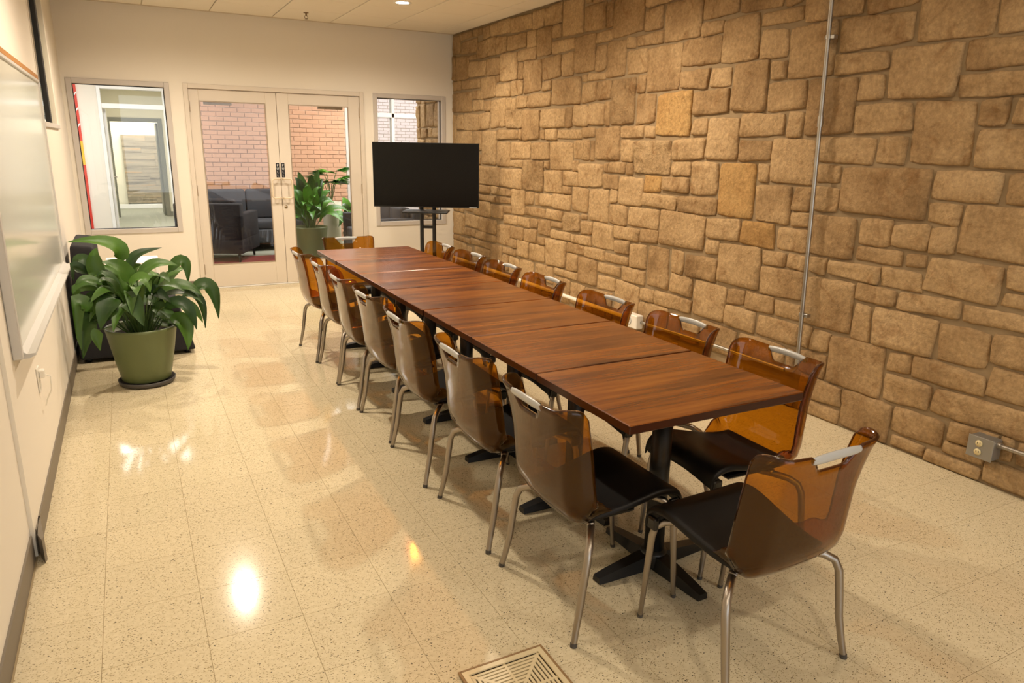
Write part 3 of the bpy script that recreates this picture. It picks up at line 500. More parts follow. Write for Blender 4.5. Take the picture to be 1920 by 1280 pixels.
# ================================================================== BEYOND THE DOORS
LH = 2.75
tag(MB().box(-2.0, 0.0, -.1, 9.0, 4.4, 0.0).box(-.3, 4.4, -.1, 2.0, 11.4, 0.0).build('floor_lobby', M['carpet']), 'grey carpet of the lobby and corridor beyond the doors', kind='structure')
tag(MB().box(-2.0, .12, LH, 9.0, 4.4, LH+.1).box(-.6, 4.4, 2.6, 2.0, 11.4, 2.7).build('ceiling_lobby', M['wall']), 'white ceiling of the lobby and corridor', kind='structure')
tag(MB().box(-2.1, .12, 0, -2.0, 4.4, LH).build('wall_lobby_side', M['wall']), 'white side wall of the lobby', kind='structure')
# wall with the white glazed doorway
lw_ = MB().box(-2.0, 4.3, 0, .2, 4.42, LH).box(.2, 4.3, 2.36, 1.13, 4.42, LH).box(1.13, 4.3, 0, 1.25, 4.42, LH).box(1.15, 3.6, 0, 1.25, 4.3, LH)
tag(lw_.build('wall_lobby_end', M['wall']), 'white lobby wall around the corridor doorway', kind='structure')
t3 = MB().box(.2, 4.27, 0, .25, 4.43, 2.36, .004).box(1.08, 4.27, 0, 1.13, 4.43, 2.36, .004).box(.25, 4.27, 2.035, 1.08, 4.43, 2.105, .004).box(.25, 4.27, 2.31, 1.08, 4.43, 2.36, .004)
t3o = tag(t3.build('trim_3', M['white']), 'white frame of the corridor doorway with a glazed transom', kind='structure')
MB().box(.25, 4.345, 2.105, 1.08, 4.351, 2.31).build('pane', M['glass'], t3o)
d3 = tag(MB().box(.252, 4.44, .01, .29, 5.24, 2.03, .003).build('door_3', M['white']), 'white corridor door standing open against the side', kind='structure')
MB().tube([(.29, 5.1, 1.0), (.33, 5.1, 1.0), (.33, 5.0, 1.0)], .009, 8).build('lever_handle', M['chrome'], d3)
cw = MB().box(-.1, 4.42, 0, .0, 9.0, 2.6).box(1.6, 4.42, 0, 1.7, 9.0, 2.6)
cw.box(-.1, 9.0, 0, .2, 9.1, 2.6).box(1.25, 9.0, 0, 1.7, 9.1, 2.6).box(.2, 9.0, 2.03, 1.25, 9.1, 2.6)
cw.box(-.6, 9.1, 0, -.5, 11.4, 2.6).box(1.9, 9.1, 0, 2.0, 11.4, 2.6).box(-.6, 11.34, 0, 2.0, 11.4, 2.6)
tag(cw.build('wall_corridor', M['cream']), 'cream corridor walls around the dark framed doorway', kind='structure')
t4 = MB().box(.2, 8.97, 0, .28, 9.13, 2.03, .004).box(1.17, 8.97, 0, 1.25, 9.13, 2.03, .004).box(.28, 8.97, 1.95, 1.17, 9.13, 2.03, .004)
tag(t4.build('trim_4', M['gframe']), 'dark grey frame of the doorway at the corridor end', kind='structure')
d4 = tag(MB().box(1.13, 9.14, .01, 1.17, 9.95, 1.94, .003).build('door_4', M['gframe']), 'dark grey door standing open at the corridor end', kind='structure')
MB().box(1.118, 9.3, .5, 1.13, 9.8, 1.7, .002).build('pane', M['glass'], d4)
# weathered plank wall at the very end
pw = tag(MB().box(.45, 11.26, .03, 1.25, 11.34, 1.70).build('wall_planks', M['gframe']), 'weathered plank feature wall at the end of the corridor', kind='structure')
z = .13; rng = random.Random(3)
while z < 1.68:
    hgt = rng.choice((.12, .14, .16)); x = .45
    while x < 1.24:
        l = min(rng.uniform(.35, .8), 1.25-x)
        MB().box(x+.002, 11.24-rng.uniform(0, .008), z+.002, x+l-.002, 11.26, min(1.70, z+hgt)-.002).build('plank', M['plank'], pw); x += l
    z += hgt
tag(MB().box(-.5, 11.2, 0, 1.9, 11.26, .1, .004).build('baseboard_corridor', M['white']), 'white baseboard below the plank wall', kind='structure')
tag(MB().box(.0, 8.985, 0, .2, 9.0, .1).box(1.25, 8.985, 0, 1.6, 9.0, .1).build('baseboard_end', M['gframe']), 'dark baseboard by the corridor end doorway', kind='structure')
# brick wall, bricks one by one
BX0, BX1, BY = 1.25, 3.71, 3.6
bw = tag(MB().box(BX0, BY, 0, BX1, BY+.2, LH).build('wall_brick', M['bmort']), 'pinkish red brick wall at the back of the lobby', kind='structure')
bl, bh, j_ = .194, .057, .010
bmesh_full = MB().box(0, -.012, 0, bl, .01, bh, .002).mesh('brick'); bmesh_full.materials.append(M['brick'])
cnt = 0; rb = MB(); row = 0; z = .008
while z+bh < LH:
    x = BX0-(bl+j_)*(.5 if row % 2 else 0)
    while x < BX1-.02:
        a, b = max(x, BX0), min(x+bl, BX1)
        if b-a > .03:
            if .80 < z < 2.2 and x > 1.3 and cnt < 300:
                me = bmesh_full
                if b-a < bl-.001:
                    me = MB().box(0, -.012, 0, b-a, .01, bh, .002).mesh('brick'); me.materials.append(M['brick'])
                link('brick', me, bw, (a, BY, z)); cnt += 1
            else: rb.box(a, BY-.012, z, b, BY+.01, z+bh)
        x += bl+j_
    z += bh+j_; row += 1
tag(rb.build('brick_field', M['brick'], bw), kind='stuff')
# stone pier beyond the far wall
pier = tag(MB().box(4.088, .12, 0, 4.5, 1.25, LH).build('wall_pier', M['mortar']), 'sandstone pier of the lobby seen through the window behind the television', kind='structure')
z = .01; rng = random.Random(11); k = 1000
while z < LH-.04:
    h_ = min(rng.choice((.14, .2, .26, .3)), LH-.01-z); u = .13
    while u < 1.24:
        w_ = min(rng.uniform(.16, .36), 1.245-u)
        if 1.245-(u+w_) < .08: w_ = 1.245-u
        V, F = stone_geo(u+.006, z+.006, u+w_-.006, z+h_-.006, k, 0, 4.088, 1, 0.0); k += 1
        mb = MB(); mb.add(V, F, True); mb.build('stone', M['stone'], pier); u += w_
    z += h_
# lobby storefront glazing
sf = MB()
for x in (3.71, 4.50, 5.40, 6.40, 7.4, 8.95): sf.box(x, 3.58, 0, x+.05, 3.70, LH, .004)
sf.box(3.76, 3.58, 0, 8.95, 3.70, .1, .004).box(3.76, 3.58, 2.02, 8.95, 3.70, 2.09, .004).box(3.76, 3.58, 1.02, 4.5, 3.68, 1.06, .004).box(3.71, 3.58, 2.68, 9.0, 3.70, LH, .004)
sfo = tag(sf.build('window_4', M['alu']), 'aluminium storefront glazing of the lobby letting daylight in', kind='structure')
for xa, xb in ((3.76, 4.5), (4.55, 5.4), (5.45, 6.4), (6.45, 7.4), (7.45, 8.95)):
    for za, zb in ((.1, 2.02), (2.09, 2.68)):
        MB().box(xa, 3.636, za, xb, 3.644, zb).build('pane', M['glass'], sfo)
tag(MB().box(8.95, .12, 0, 9.05, 3.6, LH).build('wall_lobby_right', M['wall']), 'white end wall of the lobby past the stone pier', kind='structure')
tag(MB().box(4.5, .0, 0, 9.0, .12, LH).build('wall_lobby_near', M['wall']), 'white lobby wall beside the stone pier', kind='structure')
tag(MB().box(3.0, 4.45, -.1, 14, 12, -.02).box(2.05, 4.45, -.1, 3.0, 8, -.02).build('floor_outside', M['ext']), 'grey pavement outside the lobby glazing', kind='structure')
xb_ = tag(MB().box(3.2, 7.6, -.02, 13, 7.9, 2.9).build('wall_outside', M['bmort']), 'brick building outside the lobby glazing, daylight put into its colour', kind='structure')
rb = MB(); z = 0; row = 0
while z < 2.85:
    x = 3.2-(.1 if row % 2 else 0)
    while x < 9:
        rb.box(max(x, 3.2), 7.585, z+.01, x+.194, 7.61, z+.067); x += .204
    z += .067; row += 1
tag(rb.build('brick_field', M['brick_lit'], xb_), kind='stuff')  # these bricks carry the daylight in their colour
# ================================================================== LAMPS
def lamp_word(i, j): return ['by the glass doors', 'over the middle of the room', 'over the near table end', 'behind the viewpoint'][j]
for k, (x, y, pw) in enumerate(LAMPS):
    o = empty('downlight', (x, y, H))
    side = 'whiteboard side' if x < 2 else 'stone wall side'
    tag(o, 'round recessed ceiling downlight %s, %s' % (lamp_word(0, k//2), side), 'downlight', 'recessed ceiling downlights')
    MB().lathe([(.062, -.002), (.082, -.004), (.086, 0), (.086, .004), (.062, .004)], (0, 0, 0), 28).build('trim_ring', M['baffle'], o)
    MB().lathe([(0, -.001), (.062, -.001), (.062, .003), (0, .003)], (0, 0, 0), 28).build('lens', M['glow'], o)
    ld = bpy.data.lights.new('downlight_lamp', 'SPOT'); ld.energy = LAMP_W*pw; ld.color = LAMP_C; ld.spot_size = R(164); ld.spot_blend = .7; ld.shadow_soft_size = .04
    lo = link('lamp', ld, o, (0, 0, -.03))
for x, y, z, w, e, nm in ((.3, 2.4, LH, .6, FILL_W*.9, 'lobby nearest the corridor window'), (3.5, 2.2, LH, .6, FILL_W*.6, 'lobby near the storefront glazing'), (5.2, 2.0, LH, .6, FILL_W*1.4, 'lobby past the stone pier'), (.7, 6.6, 2.6, .6, FILL_W*.7, 'corridor'), (.7, 10.2, 2.6, .6, FILL_W*.7, 'room at the corridor end')):  # fill panels added to brighten the lobby and corridor
    o = empty('added_fill_panel', (x, y, z)); tag(o, 'added square fill light panel brightening the '+nm, 'fill light', 'added fill lights beyond the doors')
    frame4(MB(), -.6, -.6, .6, .6, .03, -.012, 0, 0).build('panel_rim', M['white'], o).rotation_euler = (R(-90), 0, 0)
    MB().box(-.57, -.57, -.006, .57, .57, 0).build('diffuser', M['panel'], o)
    ld = bpy.data.lights.new('fill_panel_lamp', 'AREA'); ld.shape = 'SQUARE'; ld.size = 1.1; ld.energy = e; ld.color = (1, .97, .93)
    link('lamp', ld, o, (0, 0, -.02))
# sprinkler
sp = MB().lathe([(0, 0), (.026, 0), (.026, -.004), (.010, -.007), (.008, -.03), (.006, -.034)], (0, 0, 0), 20).tube([(-.012, 0, -.028), (-.016, 0, -.045), (0, 0, -.058)], .003, 6).tube([(.012, 0, -.028), (.016, 0, -.045), (0, 0, -.058)], .003, 6).lathe([(0, -.058), (.017, -.058), (.018, -.060), (0, -.062)], (0, 0, 0), 16)
tag(sp.build('sprinkler_head', M['sprk'], None, (2.235, -.60, H)), 'small pendant sprinkler head on the ceiling above the doors', 'sprinkler')

# ================================================================== TABLES
TL, TW = .5955, .766; TY0 = -6.846; TXC = 2.140
def make_table():
    o = empty('dining_table', (0, 0, 0))
    top = MB().box(-TW/2, -TL/2+.0045, .718, TW/2, TL/2-.0045, .75, .003, 1).build('tabletop', M['table'], o)
    top.data.materials.append(M['tedge'])
    for p in top.data.polygons: p.material_index = 0 if p.normal.z > .5 else 1
    MB().box(-.19, -.19, .706, .19, .19, .718, .002).build('mounting_plate', M['black'], o)
    MB().box(-.30, -.02, .688, .30, .02, .706, .002).build('support_bar', M['black'], o)
    MB().lathe([(.0, .03), (.038, .03), (.038, .69), (.0, .69)], (0, 0, 0), 20).build('column', M['black'], o)
    b = MB()
    for q in range(4):
        a = q*math.pi/2+.04; d = Vector((math.cos(a), math.sin(a), 0)); n = Vector((-d.y, d.x, 0))
        sec = [(.0, .034, .062), (.06, .034, .058), (.22, .026, .036), (.275, .022, .026)]
        vs_ = []
        for l, hw, zt in sec:
            p = d*l; vs_ += [p-n*hw+Vector((0, 0, .002)), p+n*hw+Vector((0, 0, .002)), p+n*hw*.8+Vector((0, 0, zt)), p-n*hw*.8+Vector((0, 0, zt))]
        fs = [(i*4+j, i*4+(j+1) % 4, (i+1)*4+(j+1) % 4, (i+1)*4+j) for i in range(3) for j in range(4)]+[(0, 1, 2, 3), (12, 13, 14, 15)]
        b.add(vs_, fs)
    b.lathe([(0, .075), (.05, .07), (.055, .05), (.055, .01)], (0, 0, 0), 20)
    b.build('cross_base', M['black'], o)
    return o
tab0 = make_table(); rng = random.Random(5)
ords = ['first', 'second', 'third', 'fourth', 'fifth', 'sixth', 'seventh']
for i in range(7):
    o = tab0 if i == 0 else copy_tree(tab0)
    o.location = (TXC+rng.uniform(-.003, .003), TY0+TL*(i+.5), rng.uniform(-.0015, .0015) if 0 else 0); o.rotation_euler.z = rng.uniform(-.003, .003)
    if i % 2: o.rotation_euler.z += math.pi
    lab = {0: 'brown wooden table at the near end of the long row, beside the single end chair', 6: 'brown wooden table at the far end of the row, toward the doors'}.get(i, 'brown wooden table, %s in the row counted from the near end' % ords[i])
    tag(o, lab, 'table', 'brown tables pushed into one long row')

# ================================================================== CHAIRS
def make_chair():
    o = empty('chair', (0, 0, 0))
    prof = [(.02, .386), (-.06, .372), (-.13, .367), (-.175, .381), (-.207, .416), (-.223, .472), (-.231, .545), (-.241, .63), (-.255, .70), (-.270, .76), (-.283, .795)]
    hw = [.192, .200, .210, .222, .232, .234, .230, .227, .229, .235, .240]
    s = [0]
    for a, b in zip(prof, prof[1:]): s.append(s[-1]+math.hypot(b[0]-a[0], b[1]-a[1]))
    def at(t, arr):
        for i in range(len(s)-1):
            if t <= s[i+1] or i == len(s)-2:
                k = (t-s[i])/(s[i+1]-s[i])
                a, b = arr[i], arr[i+1]
                return (a[0]+(b[0]-a[0])*k, a[1]+(b[1]-a[1])*k) if isinstance(a, tuple) else a+(b-a)*k
    S = s[-1]; sj = s[3]
    xs = [0, .02, .038, .048, .056, .066, .076, .086, .096, .106, .116, .130, .145, .158, .167, .175, .183, .191, .199, .207, .214, .220, .226]
    us = [-x/.226 for x in xs[::-1]]+[x/.226 for x in xs[1:]]
    sst = lambda a, b, x: (lambda t: t*t*(3-2*t))(max(0, min(1, (x-a)/(b-a))))
    nv = 30; V = []; UF, ANG = .68, R(86)
    for u in us:
        au = abs(u); ax = au*.226
        top = S-.056*(1-sst(.048, .098, ax))
        if ax > .172: top -= .054*(1-math.sqrt(max(0, 1-((ax-.172)/.054)**2)))
        bot = .10*max(0, (au-.70)/.30)**2            # the rolled sides start a little behind the pan's front
        for j in range(nv+1):
            t = bot+(top-bot)*j/nv
            y, z = at(t, prof); w = at(t, hw)
            y2, z2 = at(min(t+.02, S), prof); y1, z1 = at(max(t-.02, 0), prof)
            ty, tz = y2-y1, z2-z1; l = math.hypot(ty, tz); ny, nz = tz/l, -ty/l     # toward the sitter
            k = max(0, (au-UF)/(1-UF))*ANG
            x = w*((UF+(1-UF)*1.16*math.sin(k)/ANG) if k > 0 else au)
            e = .020*au*au+.074*(1-math.cos(k))/(1-math.cos(ANG))*max(.25, min(1, t/.12))
            V.append((math.copysign(x, u), y+ny*e, z+nz*e))
    F = [(i*(nv+1)+j, (i+1)*(nv+1)+j, (i+1)*(nv+1)+j+1, i*(nv+1)+j+1) for i in range(len(us)-1) for j in range(nv)]
    mb = MB(); mb.add(V, F, True)
    me = bake(mb, 'back_shell', M['amber'], [('SOLIDIFY', dict(thickness=.010, offset=0, material_offset_rim=1))], M['amber_rim'])
    link('back_shell', me, o)
    # silver grip across the notch
    gp = []
    for i in range(9):
        x = -.098+.196*i/8; u = x/.226
        gp.append((x, -.283+.022*u*u+.002, .783+.004*math.sin(math.pi*i/8)))
    MB().tube(gp, [.006, .0075, .008, .008, .008, .008, .008, .0075, .006], 12, True, 1.7).build('handle', M['silver'], o)
    # seat
    sp_ = [(-.178, .410), (-.14, .402), (-.08, .402), (0, .414), (.08, .433), (.15, .450), (.19, .452), (.222, .444), (.243, .424), (.250, .395), (.250, .372)]
    V = []; cols = [-1, -.985, -.95, -.85, -.6, -.3, 0, .3, .6, .85, .95, .985, 1]
    for c in cols:
        for i, (y, z) in enumerate(sp_):
            w = (.168, .174, .182, .192, .200, .204, .205, .205, .204, .203, .202)[i]
            rr = abs(c)
            yy = y
            if i == 0: yy = y+.020*c*c
            zz = z-(.026 if rr == 1 else .008 if rr > .98 else .001 if rr > .94 else 0)+.010*c*c*(1 if i < 6 else .3)
            if i >= 9 and rr < .8: zz += .022*(1-(rr/.8)**2)
            V.append((c*w, yy, zz))
    k = len(sp_)
    F = [(i*k+j, (i+1)*k+j, (i+1)*k+j+1, i*k+j+1) for i in range(len(cols)-1) for j in range(k-1)]
    mb = MB(); mb.add(V, F, True)
    me = bake(mb, 'seat', M['seat'], [('SOLIDIFY', dict(thickness=.012, offset=-1)), ('SUBSURF', dict(levels=1, render_levels=1))])
    link('seat', me, o)
    MB().box(-.13, -.12, .352, .13, .10, .368, .006).build('seat_pan', M['blackp'], o)
    for sx in (-1, 1):
        MB().box(sx*.205-.022 if sx > 0 else -.205, .195, .360, .205 if sx > 0 else -.183, .236, .405, .006).build('leg_bracket', M['blackp'], o)
        p = [(sx*.12, .17, .392), (sx*.165, .195, .388), (sx*.186, .213, .368), (sx*.190, .222, .33), (sx*.190, .236, .18), (sx*.190, .252, .004)]
        MB().tube(p, [.012, .0125, .0125, .0125, .011, .0085], 10).build('leg', M['chrome'], o)
        MB().tube([(sx*.190, .251, .012), (sx*.190, .2525, .0)], .0098, 10).build('foot_glide', M['saucer'], o.children[-1])
        p = [(sx*.09, -.06, .356), (sx*.160, -.105, .355), (sx*.205, -.138, .349), (sx*.234, -.160, .332), (sx*.246, -.172, .298), (sx*.248, -.182, .23), (sx*.249, -.194, .14), (sx*.255, -.210, .06), (sx*.262, -.222, .004)]
        MB().tube(p, [.0125, .0135, .0135, .0135, .0135, .013, .0125, .0115, .0105], 10).build('leg', M['chrome'], o)
        rl = o.children[-1]; MB().tube([(sx*.2606, -.2205, .014), (sx*.2624, -.2224, .0)], .0118, 10).build('foot_glide', M['saucer'], rl)
        MB().lathe([(.0, .003), (.0135, .003), (.0135, .024), (.0, .024)], (sx*.150, -.10, .346), 12).build('leg_socket', M['chrome'], o)
    return o
ch0 = make_chair(); used = False
def put_chair(x, y, rz, label, group):
    global used
    o = ch0 if not used else copy_tree(ch0); used = True
    o.location = (x, y, 0); o.rotation_euler = (0, 0, rz); tag(o, label, 'chair', group); return o
LYS = [-6.567, -5.94, -5.29, -4.70, -4.142, -3.583, -3.024]; LXS = [1.535, 1.53, 1.515, 1.525, 1.52, 1.53, 1.51]
RYS = [-6.53, -5.96, -5.37, -4.71, -4.15, -3.595, -3.04]; RXS = [2.775, 2.785, 2.755, 2.745, 2.745, 2.75, 2.735]
rng = random.Random(9)
for i in range(7):
    pos = 'nearest the single end chair' if i == 0 else 'nearest the glass doors' if i == 6 else '%s from the near table end' % ords[i]
    put_chair(LXS[i]+.283, LYS[i], R(-90)+rng.uniform(-.03, .03), 'amber chair on the whiteboard side of the table, '+pos, 'chairs on the whiteboard side')
for i in range(7):
    pos = 'nearest the single end chair' if i == 0 else 'nearest the television' if i == 6 else '%s from the near table end' % ords[i]
    put_chair(RXS[i]-.283, RYS[i], R(90)+rng.uniform(-.03, .03), 'amber chair on the stone wall side of the table, '+pos, 'chairs on the stone wall side')
put_chair(2.085, -7.045, R(1.5), 'amber plastic chair alone at the near head of the table', 'chairs at the table heads')
put_chair(2.10, -2.555, R(180), 'amber plastic chair at the far head of the table, in front of the glass doors', 'chairs at the table heads')

# ================================================================== TELEVISION ON STAND
tvd = Vector((.884, -.468, 0)); tvn = Vector((-.468, -.884, 0)); tvc = Vector((3.292, -1.132, 1.272))
tv = empty('television', (tvc.x, tvc.y, tvc.z), math.atan2(tvd.y, tvd.x))
tag(tv, 'large black flat television on a floor stand beside the stone wall', 'television')
MB().box(-.50, .0, -.28, .50, .045, .28, .012).build('rear_housing', M['blackp'], tv)
MB().box(-.563, -.022, -.335, .563, .004, .335, .003).build('bezel', M['blackp'], tv)
MB().box(-.556, -.0235, -.323, .556, -.021, .328).build('screen', M['screen'], tv)
MB().box(.46, -.0245, -.333, .54, -.0225, -.326).build('logo_strip', M['silver'], tv)
st = empty('television_stand', (tvc.x-tvn.x*.11, tvc.y-tvn.y*.11, 0), tv.rotation_euler.z)
tag(st, 'black twin pole stand holding the television', 'stand')
for sx in (-1, 1):
    MB().tube([(sx*.068, 0, .05), (sx*.068, 0, 1.45)], .021, 14).build('pole', M['black'], st)
MB().box(-.2, -.045, 1.02, .2, -.02, 1.52, .004).build('mount_plate', M['black'], st)
MB().box(-.068, -.012, .70, .068, .012, .73, .003).build('cross_bar', M['black'], st)
MB().box(-.24, -.30, .886, .24, .02, .905, .004).build('shelf', M['black'], st)
for sx in (-1, 1):
    MB().box(sx*.30-.03, -.33, .03, sx*.30+.03, .33, .07, .006).build('foot', M['black'], st)
    for sy in (-1, 1): MB().lathe([(0, 0), (.02, 0), (.025, .012), (.02, .03), (0, .03)], (sx*.30, sy*.30, 0), 12).build('caster', M['blackp'], st)
MB().box(-.30, -.03, .05, .30, .03, .09, .006).build('base_bar', M['black'], st)

# ================================================================== WHITEBOARD, OUTLETS, CONDUIT
wbd = empty('whiteboard', (0, -4.02, .755))
tag(wbd, 'wide glossy whiteboard with cork top rail on the cream wall', 'whiteboard')
y0, y1, zt = -1.25, 1.22, 1.165
MB().box(.001, y0, 0, .024, y1, zt).build('panel', M['board'], wbd)
MB().box(.001, y0-.012, -.005, .034, y0+.03, zt+.01, .003).build('side_frame', M['tray'], wbd)
MB().box(.001, y1-.012, -.005, .034, y1+.012, zt+.01, .003).build('side_frame', M['tray'], wbd)
MB().box(.001, y0, zt-.004, .034, y1, zt+.016, .003).build('top_frame', M['tray'], wbd)
MB().box(.001, y0, zt+.016, .030, y1, zt+.046, .003).build('cork_rail', M['cork'], wbd)
MB().prism([(.001, -.012), (.001, .028), (.012, .028), (.045, .006), (.072, .008), (.074, .0), (.05, -.012)], 'y', y0+.03, y1-.012).build('marker_tray', M['tray'], wbd)

def outlet(name, loc, label):
    o = empty(name, loc); tag(o, label, 'outlet'); return o
ol = outlet('wall_outlet', (0, -4.69, .50), 'white wall outlet with a plug, under the whiteboard')
MB().box(.0005, -.036, -.058, .007, .036, .058, .002).build('cover_plate', M['wpl'], ol)
MB().box(.007, -.018, .006, .03, .018, .046, .005).build('plug', M['wpl'], ol)
MB().box(.007, -.017, -.046, .0085, .017, -.008, .0005).build('socket', M['wpl'], ol)
MB().tube([(.03, 0, .02), (.05, 0, .01), (.045, .01, -.06), (.02, .02, -.11), (.012, .03, -.14)], .003, 6).build('cord', M['wpl'], ol)

def cpt(z): return (4.022, -5.466-.0356*(2.84-z), z)
cd = empty('conduit', (4.02, -5.55, 0)); tag(cd, 'thin galvanised conduit rising up the stone wall to the ceiling', 'conduit')
def sub(p): return (p[0]-4.02, p[1]+5.55, p[2])
MB().tube([sub(cpt(z)) for z in (.33, 1.0, 1.74, 2.3, 2.842)], .0125, 12).tube([sub(cpt(.33)), sub((4.022, -5.552, .29)), sub((4.022, -5.53, .262)), sub((4.022, -5.48, .25))], .0125, 12).build('pipe', M['gal'], cd)
MB().tube([sub(cpt(1.72)), sub(cpt(1.78))], .0165, 12).build('coupling', M['gal'], cd)
for z in (.62, 2.2):
    p = sub(cpt(z)); MB().box(p[0]-.004, p[1]-.04, p[2]-.011, p[0]+.03, p[1]+.022, p[2]+.011, .002).tube([(p[0], p[1], p[2]-.011), (p[0], p[1], p[2]+.011)], .0155, 12).build('pipe_strap', M['gal'], cd)
c2 = empty('conduit_run', (4.02, -3.0, .25)); tag(c2, 'low horizontal white conduit along the stone wall behind the chairs', 'conduit')
MB().tube([(.0, 2.85, -.02), (.0, .2, -.02), (.0, -.8, -.02)], .017, 12).build('pipe', M['wpl'], c2)
MB().tube([(.0, -1.0, -.02), (.0, -1.9, .0), (.0, -2.47, .0)], .0125, 12).build('pipe', M['gal'], c2)
MB().box(-.05, -1.0, -.075, .02, -.8, .035, .006).build('junction_box', M['wpl'], c2)
MB().lathe([(.028, 0), (.034, 0), (.034, .004), (.028, .004)], (0, 0, 0), 20).build('knockout_ring', M['silver'], c2, (-.050, -.9, -.02)).rotation_euler = (0, R(-90), 0)

ob = empty('outlet_box', (4.03, -6.70, .205)); tag(ob, 'grey steel outlet box low on the stone wall, two ivory sockets', 'outlet')
MB().box(-.03, -.058, -.052, .045, .058, .052, .005).build('box_body', M['box'], ob)
MB().box(-.034, -.06, -.054, -.03, .06, .054, .001).build('cover_plate', M['box'], ob)
for z in (-.022, .022):
    s_ = MB().lathe([(0, 0), (.0165, 0), (.0165, .004), (0, .004)], (0, 0, 0), 20).build('socket', M['ivory'], ob, (-.034, .006, z)); s_.rotation_euler = (0, R(-90), 0)
    for dy in (-.006, .006): MB().box(-.0005, dy-.001, -.002, .0005, dy+.001, .007).build('slot', M['gasket'], ob, (-.0384, .006, z))
MB().tube([(.005, -.055, .03), (.005, -.075, .03)], .017, 12).build('connector', M['gal'], ob)
MB().tube([(.005, -.07, .03), (.01, -1.2, .03), (.01, -3.5, .03)], .0115, 12).build('pipe', M['gal'], ob)

# ================================================================== FLOOR VENT
vt = empty('floor_vent', (1.352, -6.928, 0)); tag(vt, 'square beige floor grille with slanting slots set in the tiles', 'floor vent')
MB().box(-.143, -.143, .0003, .143, .143, .0012).build('backing', M['ventd'], vt)
frame4(MB(), -.148, -.148, .148, .148, .009, 0, .006, .002).build('edge_frame', M['ventf'], vt).rotation_euler = (R(90), 0, 0)
vt.children[-1].location.z = .006
frame4(MB(), -.139, -.139, .139, .139, .017, 0, .005, 0).build('rim', M['vent'], vt).rotation_euler = (R(90), 0, 0)
vt.children[-1].location.z = .006
for a in range(4):
    c, s_ = math.cos(a*math.pi/2), math.sin(a*math.pi/2); ro = lambda x, y: (x*c-y*s_, x*s_+y*c)
    for k in range(8):
        d = .114-k*.0135                    # distance of the slat from the centre
        if d < .012: continue
        pts = [ro(-d, d-.0043), ro(d, d-.0043), ro(d, d+.0043), ro(-d, d+.0043)]
        MB().prism(pts, 'z', .001, .0055).build('slat', M['vent'], vt)
    dg = MB().prism([ro(-.004, 0), ro(.004, 0), ro(.004, .124), ro(-.004, .124)], 'z', .001, .0058)
    dg.build('rib', M['vent'], vt)
    q = .007
    MB().prism([ro(0, q), ro(q, 0), ro(.124, .124-q), ro(.124-q, .124)], 'z', .001, .006).build('rib', M['vent'], vt)

# ================================================================== PLANTS
def leaf_blade(P0, P1, P2, width, side_hint, seed, mat, parent, name='leaf', off=(0, 0, 0), minx=None):
    rng = random.Random(seed)
    C = P1*2-(P0+P2)*.5
    n = 10; V = []
    pts = [(P0*(1-t)**2+C*2*t*(1-t)+P2*t*t) for t in [i/n for i in range(n+1)]]
    prev = None
    for i in range(n+1):
        t = i/n
        T = (pts[min(i+1, n)]-pts[max(i-1, 0)]).normalized()
        s_ = T.cross(side_hint)
        if s_.length < .05: s_ = T.cross(Vector((0, 0, 1))+Vector((.1, .2, 0)))
        s_.normalize()
        if prev and s_.dot(prev) < 0: s_ = -s_
        prev = s_; N_ = s_.cross(T).normalized()
        if N_.dot(side_hint) < 0: N_ = -N_
        w = width*.5*(math.sin(math.pi*min(1, t*.93+.05)**.8))**.75*(1-.35*t*t) if 0 < i < n else .002
        for c in (-1, -.5, 0, .5, 1):
            wav = .05*width*math.sin(t*9+seed)*abs(c)
            V.append(pts[i]+s_*(c*w)+N_*(abs(c)*w*.32+wav)-Vector(off))
    F = [(i*5+j, i*5+j+1, (i+1)*5+j+1, (i+1)*5+j) for i in range(n) for j in range(4)]
    if minx is not None: V = [Vector((max(v.x, minx), v.y, v.z)) for v in V]
    mb = MB(); mb.add(V, F, True); o = mb.build(name, mat, parent)
    return o
PC = Vector((.445, -3.28, 0))
pl = empty('potted_plant', PC); tag(pl, 'leafy peace lily in an olive green pot beside the cream wall', 'plant')
MB().lathe([(0, .035), (.145, .035), (.150, .04), (.175, .16), (.20, .30), (.213, .375), (.218, .392), (.210, .397), (.200, .385), (.195, .34), (0, .335)], (0, 0, 0), 48).build('pot', M['pot'], pl)
MB().lathe([(0, .002), (.155, .002), (.17, .012), (.176, .036), (.168, .036), (.160, .016), (0, .016)], (0, 0, 0), 40).build('saucer', M['saucer'], pl)
MB().lathe([(0, .352), (.10, .348), (.19, .342), (.196, .336)], (0, 0, 0), 32).build('soil', M['soil'], pl)
for k, L_ in enumerate(LEAVES):
    v = [x/1000 for x in L_]
    P = [Vector(v[0:3]), Vector(v[3:6]), Vector(v[6:9])]
    for p in P: p.x = max(p.x, .10)
    hint = (CAM-P[1]).normalized()*.75+Vector((0, 0, .65))+Vector((random.uniform(-.25, .25), random.uniform(-.2, .2), 0))
    leaf_blade(P[0], P[1], P[2], v[9]*1.4, hint, k, M['leaf'], pl, 'leaf', PC, .080-PC.x+.004*(k % 5))
    b = P[0]-PC; r0 = Vector((b.x*.25, b.y*.25, .345)); mid = (r0+b)*.5+Vector((0, 0, .05))
    MB().tube([r0, mid, b], [.005, .004, .003], 6).build('stem', M['stem'], pl)
rng = random.Random(21)
